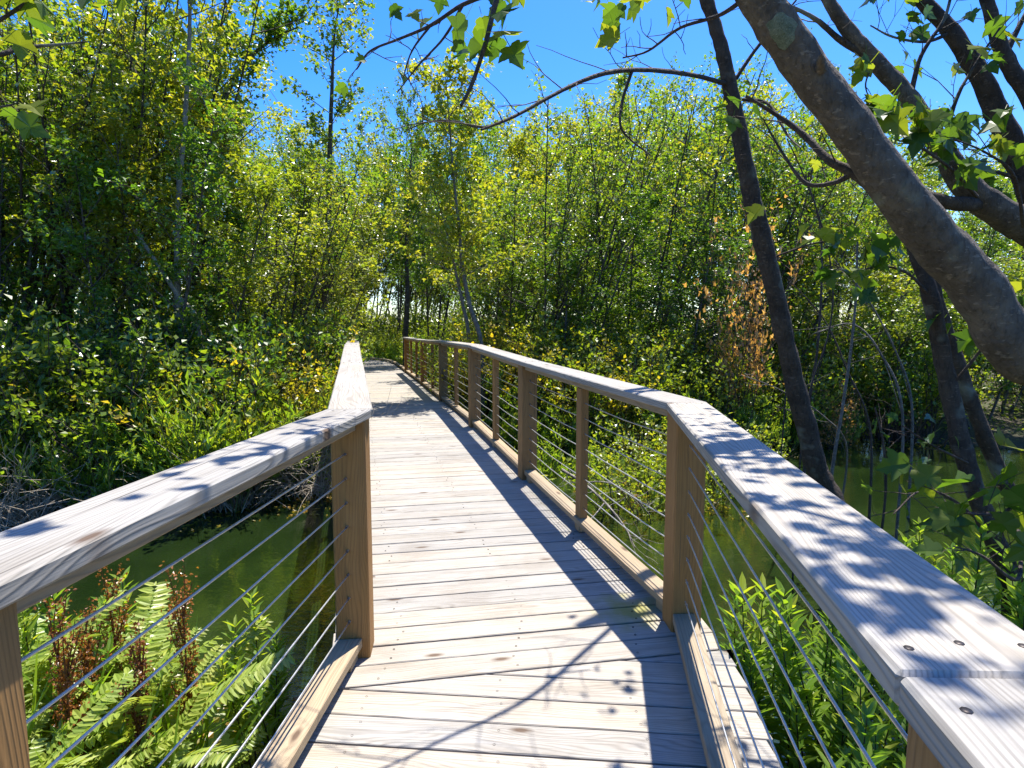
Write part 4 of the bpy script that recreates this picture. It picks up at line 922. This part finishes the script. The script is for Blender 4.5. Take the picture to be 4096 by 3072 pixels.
# ------------------------------------------------------------------ marked trees of the thicket
def lone_tree(label, pts, radii, mat, nb=14, spread=1.0, leaf=.09, nleaf=1800, lmat=M_MAPLE_Y, low=.35, base=None, name='maple_tree'):
    b_ = Vector(pts[0]); o = thing(name, label, 'tree', b_); loc = [Vector(p) - b_ for p in pts]; path = smooth_path(loc, 5)
    rr = np.interp(np.linspace(0, len(pts) - 1, len(path)), np.arange(len(pts)), radii); t = Tubes(); t.add(path, 0, 0, 9, .04, radii=rr); spots = []
    for k in range(nb):
        f = low + (1 - low) * (k + random.random()) / nb; q = path[min(len(path) - 1, int(f * (len(path) - 1)))]; az = k * 2.4; bd = unit(np.array([math.cos(az), math.sin(az), RNG.uniform(.3, 1.0)])); ln = spread * (1.15 - .6 * f) * RNG.uniform(.6, 1.2)
        bp = branch_path(q, bd, ln, 5, .2, .3); t.add(bp, .010, .003, 4)
        for j in range(4):
            tp = branch_path(bp[2 + j % 4], unit(rand_dirs(1, -.2, .7)[0] + bd * .6), ln * .4, 3, .1, .3); t.add(tp, .004, .0015, 3); spots.append((tp[0], tp[3]))
    link('trunk', t.mesh('trunk', mat), o)
    if nleaf:
        L = Leaves()
        for a, c_ in spots: leaf_spray(L, a, c_, max(2, int(nleaf / len(spots))), .07, leaf)
        link('crown', L.mesh('crown', LEAF_LOBED, lmat), o)
    return o
def gp(vx, d): 
    x = (vx * V - 2048) / FPX * d; return Vector((x, d, float(ground_z(x, d)) - .1))
lone_tree('pale straight grey trunk standing in front of the left bank thicket', [gp(386, 8.6), Q(386, 720, 8.6), Q(383, 560, 8.6), Q(386, 420, 8.6), Q(398, 280, 8.6), Q(408, 120, 8.6), Q(412, -60, 8.6), Q(415, -200, 8.6)], [.050, .046, .042, .037, .032, .027, .02, .012], M_BARK_PALE, 18, 1.1, nleaf=1600, lmat=M_MAPLE_Y, low=.45)
lone_tree('dead grey pole leaning left across the pale straight trunk', [gp(432, 8.3), Q(430, 715, 8.3), Q(385, 640, 8.3), Q(330, 555, 8.35), Q(280, 480, 8.4), Q(245, 425, 8.4), Q(222, 370, 8.4)], [.036, .034, .031, .027, .024, .019, .010], M_BARK_PALE, 6, .5, nleaf=500, low=.6)
lone_tree('young twin-stemmed maple with thin yellow green crown behind the right railing', [gp(1042, 10.5), Q(1040, 750, 10.5), Q(1015, 660, 10.5), Q(1000, 580, 10.5), Q(990, 480, 10.5), Q(978, 360, 10.5), Q(970, 250, 10.5), Q(962, 160, 10.5)], [.048, .044, .039, .034, .028, .021, .014, .007], M_BARK_GREY, 24, 1.3, nleaf=3200, lmat=M_MAPLE_Y, low=.4)
lone_tree('slender second stem beside the young twin-stemmed maple', [gp(1016, 10.7), Q(1013, 735, 10.7), Q(1000, 660, 10.7), Q(985, 590, 10.7), Q(965, 500, 10.7), Q(935, 400, 10.7)], [.04, .036, .031, .026, .018, .008], M_BARK_GREY, 16, 1.1, nleaf=2000, lmat=M_MAPLE_Y, low=.45)
lone_tree('thin tree at the end of the left railing with dark trunk', [gp(876, 21), Q(876, 740, 21), Q(880, 640, 21), Q(878, 540, 21), Q(884, 420, 21), Q(890, 300, 21)], [.11, .10, .085, .07, .05, .02], M_BARK_FAR, 20, 2.2, nleaf=4500, lmat=M_MAPLE, leaf=.11)
lone_tree('bare-topped maple reaching into the sky gap on the left', [gp(700, 12), Q(700, 700, 12), Q(708, 500, 12), Q(712, 350, 12), Q(716, 220, 12), Q(722, 80, 12), Q(735, 0, 12)], [.075, .07, .06, .05, .038, .02, .01], M_BARK_FAR, 26, 1.2, nleaf=2600, lmat=M_MAPLE, low=.35)
lone_tree('leafy maple branch tree leaning right into the open sky at the left', [gp(430, 10.5), Q(425, 600, 10.5), Q(440, 400, 10.5), Q(470, 250, 10.5), Q(520, 150, 10.5), Q(580, 90, 10.5), Q(640, 60, 10.5)], [.08, .075, .065, .05, .035, .02, .01], M_BARK_FAR, 24, 1.0, nleaf=2600, lmat=M_MAPLE, low=.35)
x_, y_ = Q(1590, 700, 9.9).x, 9.9
plant('copper_shrub', SH_COPPER[0], 'copper orange leaved bush behind the slim upright trunk', 'shrub', x_, y_, .4, .8, sz=1.6)
p_ = Q(1795, 760, 10.3); plant('copper_shrub', SH_COPPER[0], 'small copper tinted bush right of the slim upright trunk', 'shrub', p_.x, 10.3, 2.0, .6)
p_ = Q(545, 800, 7.9); plant('yellow_shrub', SH_YEL[0], 'brightest yellow shrub on the left bank close to the boardwalk', 'shrub', p_.x, 7.9, 1.0, .95)
p_ = Q(1130, 720, 11.2); plant('yellow_shrub', SH_YEL[0], 'golden shrub straight behind the young twin-stemmed maple', 'shrub', p_.x, 11.2, 2.0, 1.15)
p_ = Q(450, 950, 7.0); plant('willow_bush', SH_LANCE[0], 'largest bright willow-leaved bush, just above the left handrail corner', 'shrub', p_.x, 7.0, 2.0, 1.2)

# dead branch with withered twigs lying in the shallows behind the right railing
db = BigTree('dead_branch', 'dead grey branch with withered twigs lying in the water behind the right railing', (1.05, 4.75, -.8))
db.branch([P(2250, 1880, 5.6), P(2330, 1930, 5.3), P(2420, 2010, 5.0), P(2500, 2110, 4.75), P(2540, 2190, 4.6)], .016, .005, M_BARK_PALE, 16, .34, 'limb', 7, lf=0, leaf_from=.05)
db.branch([P(2420, 2010, 5.0), P(2360, 2080, 4.9), P(2290, 2120, 4.8), P(2240, 2190, 4.7)], .008, .003, M_BARK_PALE, 10, .26, 'limb', 5, lf=0)
db.branch([P(2330, 1930, 5.3), P(2430, 1930, 5.2), P(2530, 1980, 5.1), P(2600, 2060, 5.0)], .008, .003, M_BARK_PALE, 10, .26, 'limb', 5, lf=0)
db.done()

# overhanging leaves at the left edge belong to a tree beside the path, left of the frame
T8 = BigTree('maple_tree', 'yellow leaved maple bough reaching in at the top left corner', (-3.6, 2.2, -.55))
T8.trunk([(-3.6, 2.2, -.6), (-3.5, 2.2, 1.0), (-3.3, 2.25, 2.6), (-3.0, 2.3, 3.6)], [.10, .09, .07, .04], M_BARK_DARK, 12)
T8.branch([(-3.3, 2.25, 2.6), Q(-160, 60, 2.3), Q(-40, 60, 2.3), Q(60, 5, 2.3), Q(130, -40, 2.3)], .012, .004, M_TWIG, 3, .15, lf=0)
for (vx, vy, s_) in ((20, 20, .12), (45, 40, .11), (10, 75, .12), (60, 10, .12), (90, 10, .10), (170, 0, .10), (280, 10, .10), (-10, 40, .12), (30, 95, .10), (260, -6, .09)):
    T8.leaf(np.array(Q(vx, vy - 25, 2.3) - T8.b), s_)
T8.branch([(-3.4, 2.2, 1.9), Q(-140, 250, 2.35), Q(-20, 235, 2.35), Q(30, 225, 2.35)], .010, .003, M_TWIG, 2, .12, lf=0)
for (vx, vy) in ((10, 245), (35, 255), (25, 275)): T8.leaf(np.array(Q(vx, vy - 20, 2.35) - T8.b), .11)
T8.branch([(-3.4, 2.2, 2.2), Q(-80, 130, 2.6), Q(40, 105, 2.7), Q(140, 95, 2.8), Q(190, 90, 2.85)], .014, .003, M_BARK_DARK, 3, .15, lf=0)
T8.done()

# ------------------------------------------------------------------ ground cover and dry stems (nobody could count them)
def cover(name, n, pick, h, leaf, tm, mat):
    L = Leaves(); p = []
    while len(p) < n:
        x, y = pick()
        if corridor(x, y, .35): continue
        p.append((x, y, 0))
    p = np.array(p); p[:, 2] = ground_z(p[:, 0], p[:, 1]) + RNG.random(n) ** 1.5 * h
    L.add(p, unit(rand_dirs(n, -.1, .9)), unit(np.array([0, 0, .9])[None] + RNG.normal(0, .45, (n, 3))), leaf * RNG.uniform(.5, 1.3, n))
    o = link(name, L.mesh(name, tm, mat)); o['kind'] = 'stuff'; return o
cover('undergrowth', 42000, polar(-60, 60, 6.2, 26, .05), .55, .075, LEAF_SIMPLE, M_SHRUB)
cover('low_plants', 14000, polar(-60, 60, 6.0, 13, -.05, 1.6), .5, .11, LEAF_LANCE, M_LANCE)
nb_ = Tubes()
def dry(x, y, z, h):
    a = RNG.uniform(0, 6.28); d = np.array([math.cos(a) * RNG.uniform(.2, 1.1), math.sin(a) * RNG.uniform(.2, 1.1), 1]); nb_.add(branch_path((x, y, z), d, h, 3, -.7, .4), .005, .002, 3)
g_ = polar(-52, -14, 6.0, 9.0, -.3, 1.1)
for c_ in range(64):
    cx, cy_ = g_()
    for k in range(34): dry(cx + RNG.normal(0, .16), cy_ + RNG.normal(0, .14), WATER_Z + .02, RNG.uniform(.45, 1.35))
g_ = polar(2, 55, 9.3, 11.5, -.25, .8)
for c_ in range(16):
    cx, cy_ = g_()
    for k in range(22): dry(cx + RNG.normal(0, .2), cy_ + RNG.normal(0, .2), WATER_Z + .02, RNG.uniform(.4, .9))
o = link('dry_reeds', nb_.mesh('dry_reeds', M_DRY)); o['kind'] = 'stuff'
# floating leaf litter by the shores
Lf = Leaves(); pp = []
while len(pp) < 5000:
    x, y = random.uniform(-7, 8), random.uniform(2, 11); sd = float(pond_sd(x, y))
    if -.9 < sd < 0 and random.random() < math.exp(sd * 3.0): pp.append((x, y, WATER_Z + .006))
pp = np.array(pp); Lf.add(pp, unit(rand_dirs(len(pp), -.03, .03)), np.array([0, 0, 1.0]), RNG.uniform(.02, .07, len(pp)))
o = link('floating_leaves', Lf.mesh('floating_leaves', LEAF_SIMPLE, M_RUSTY)); o['kind'] = 'stuff'
print('objects', len(bpy.data.objects))
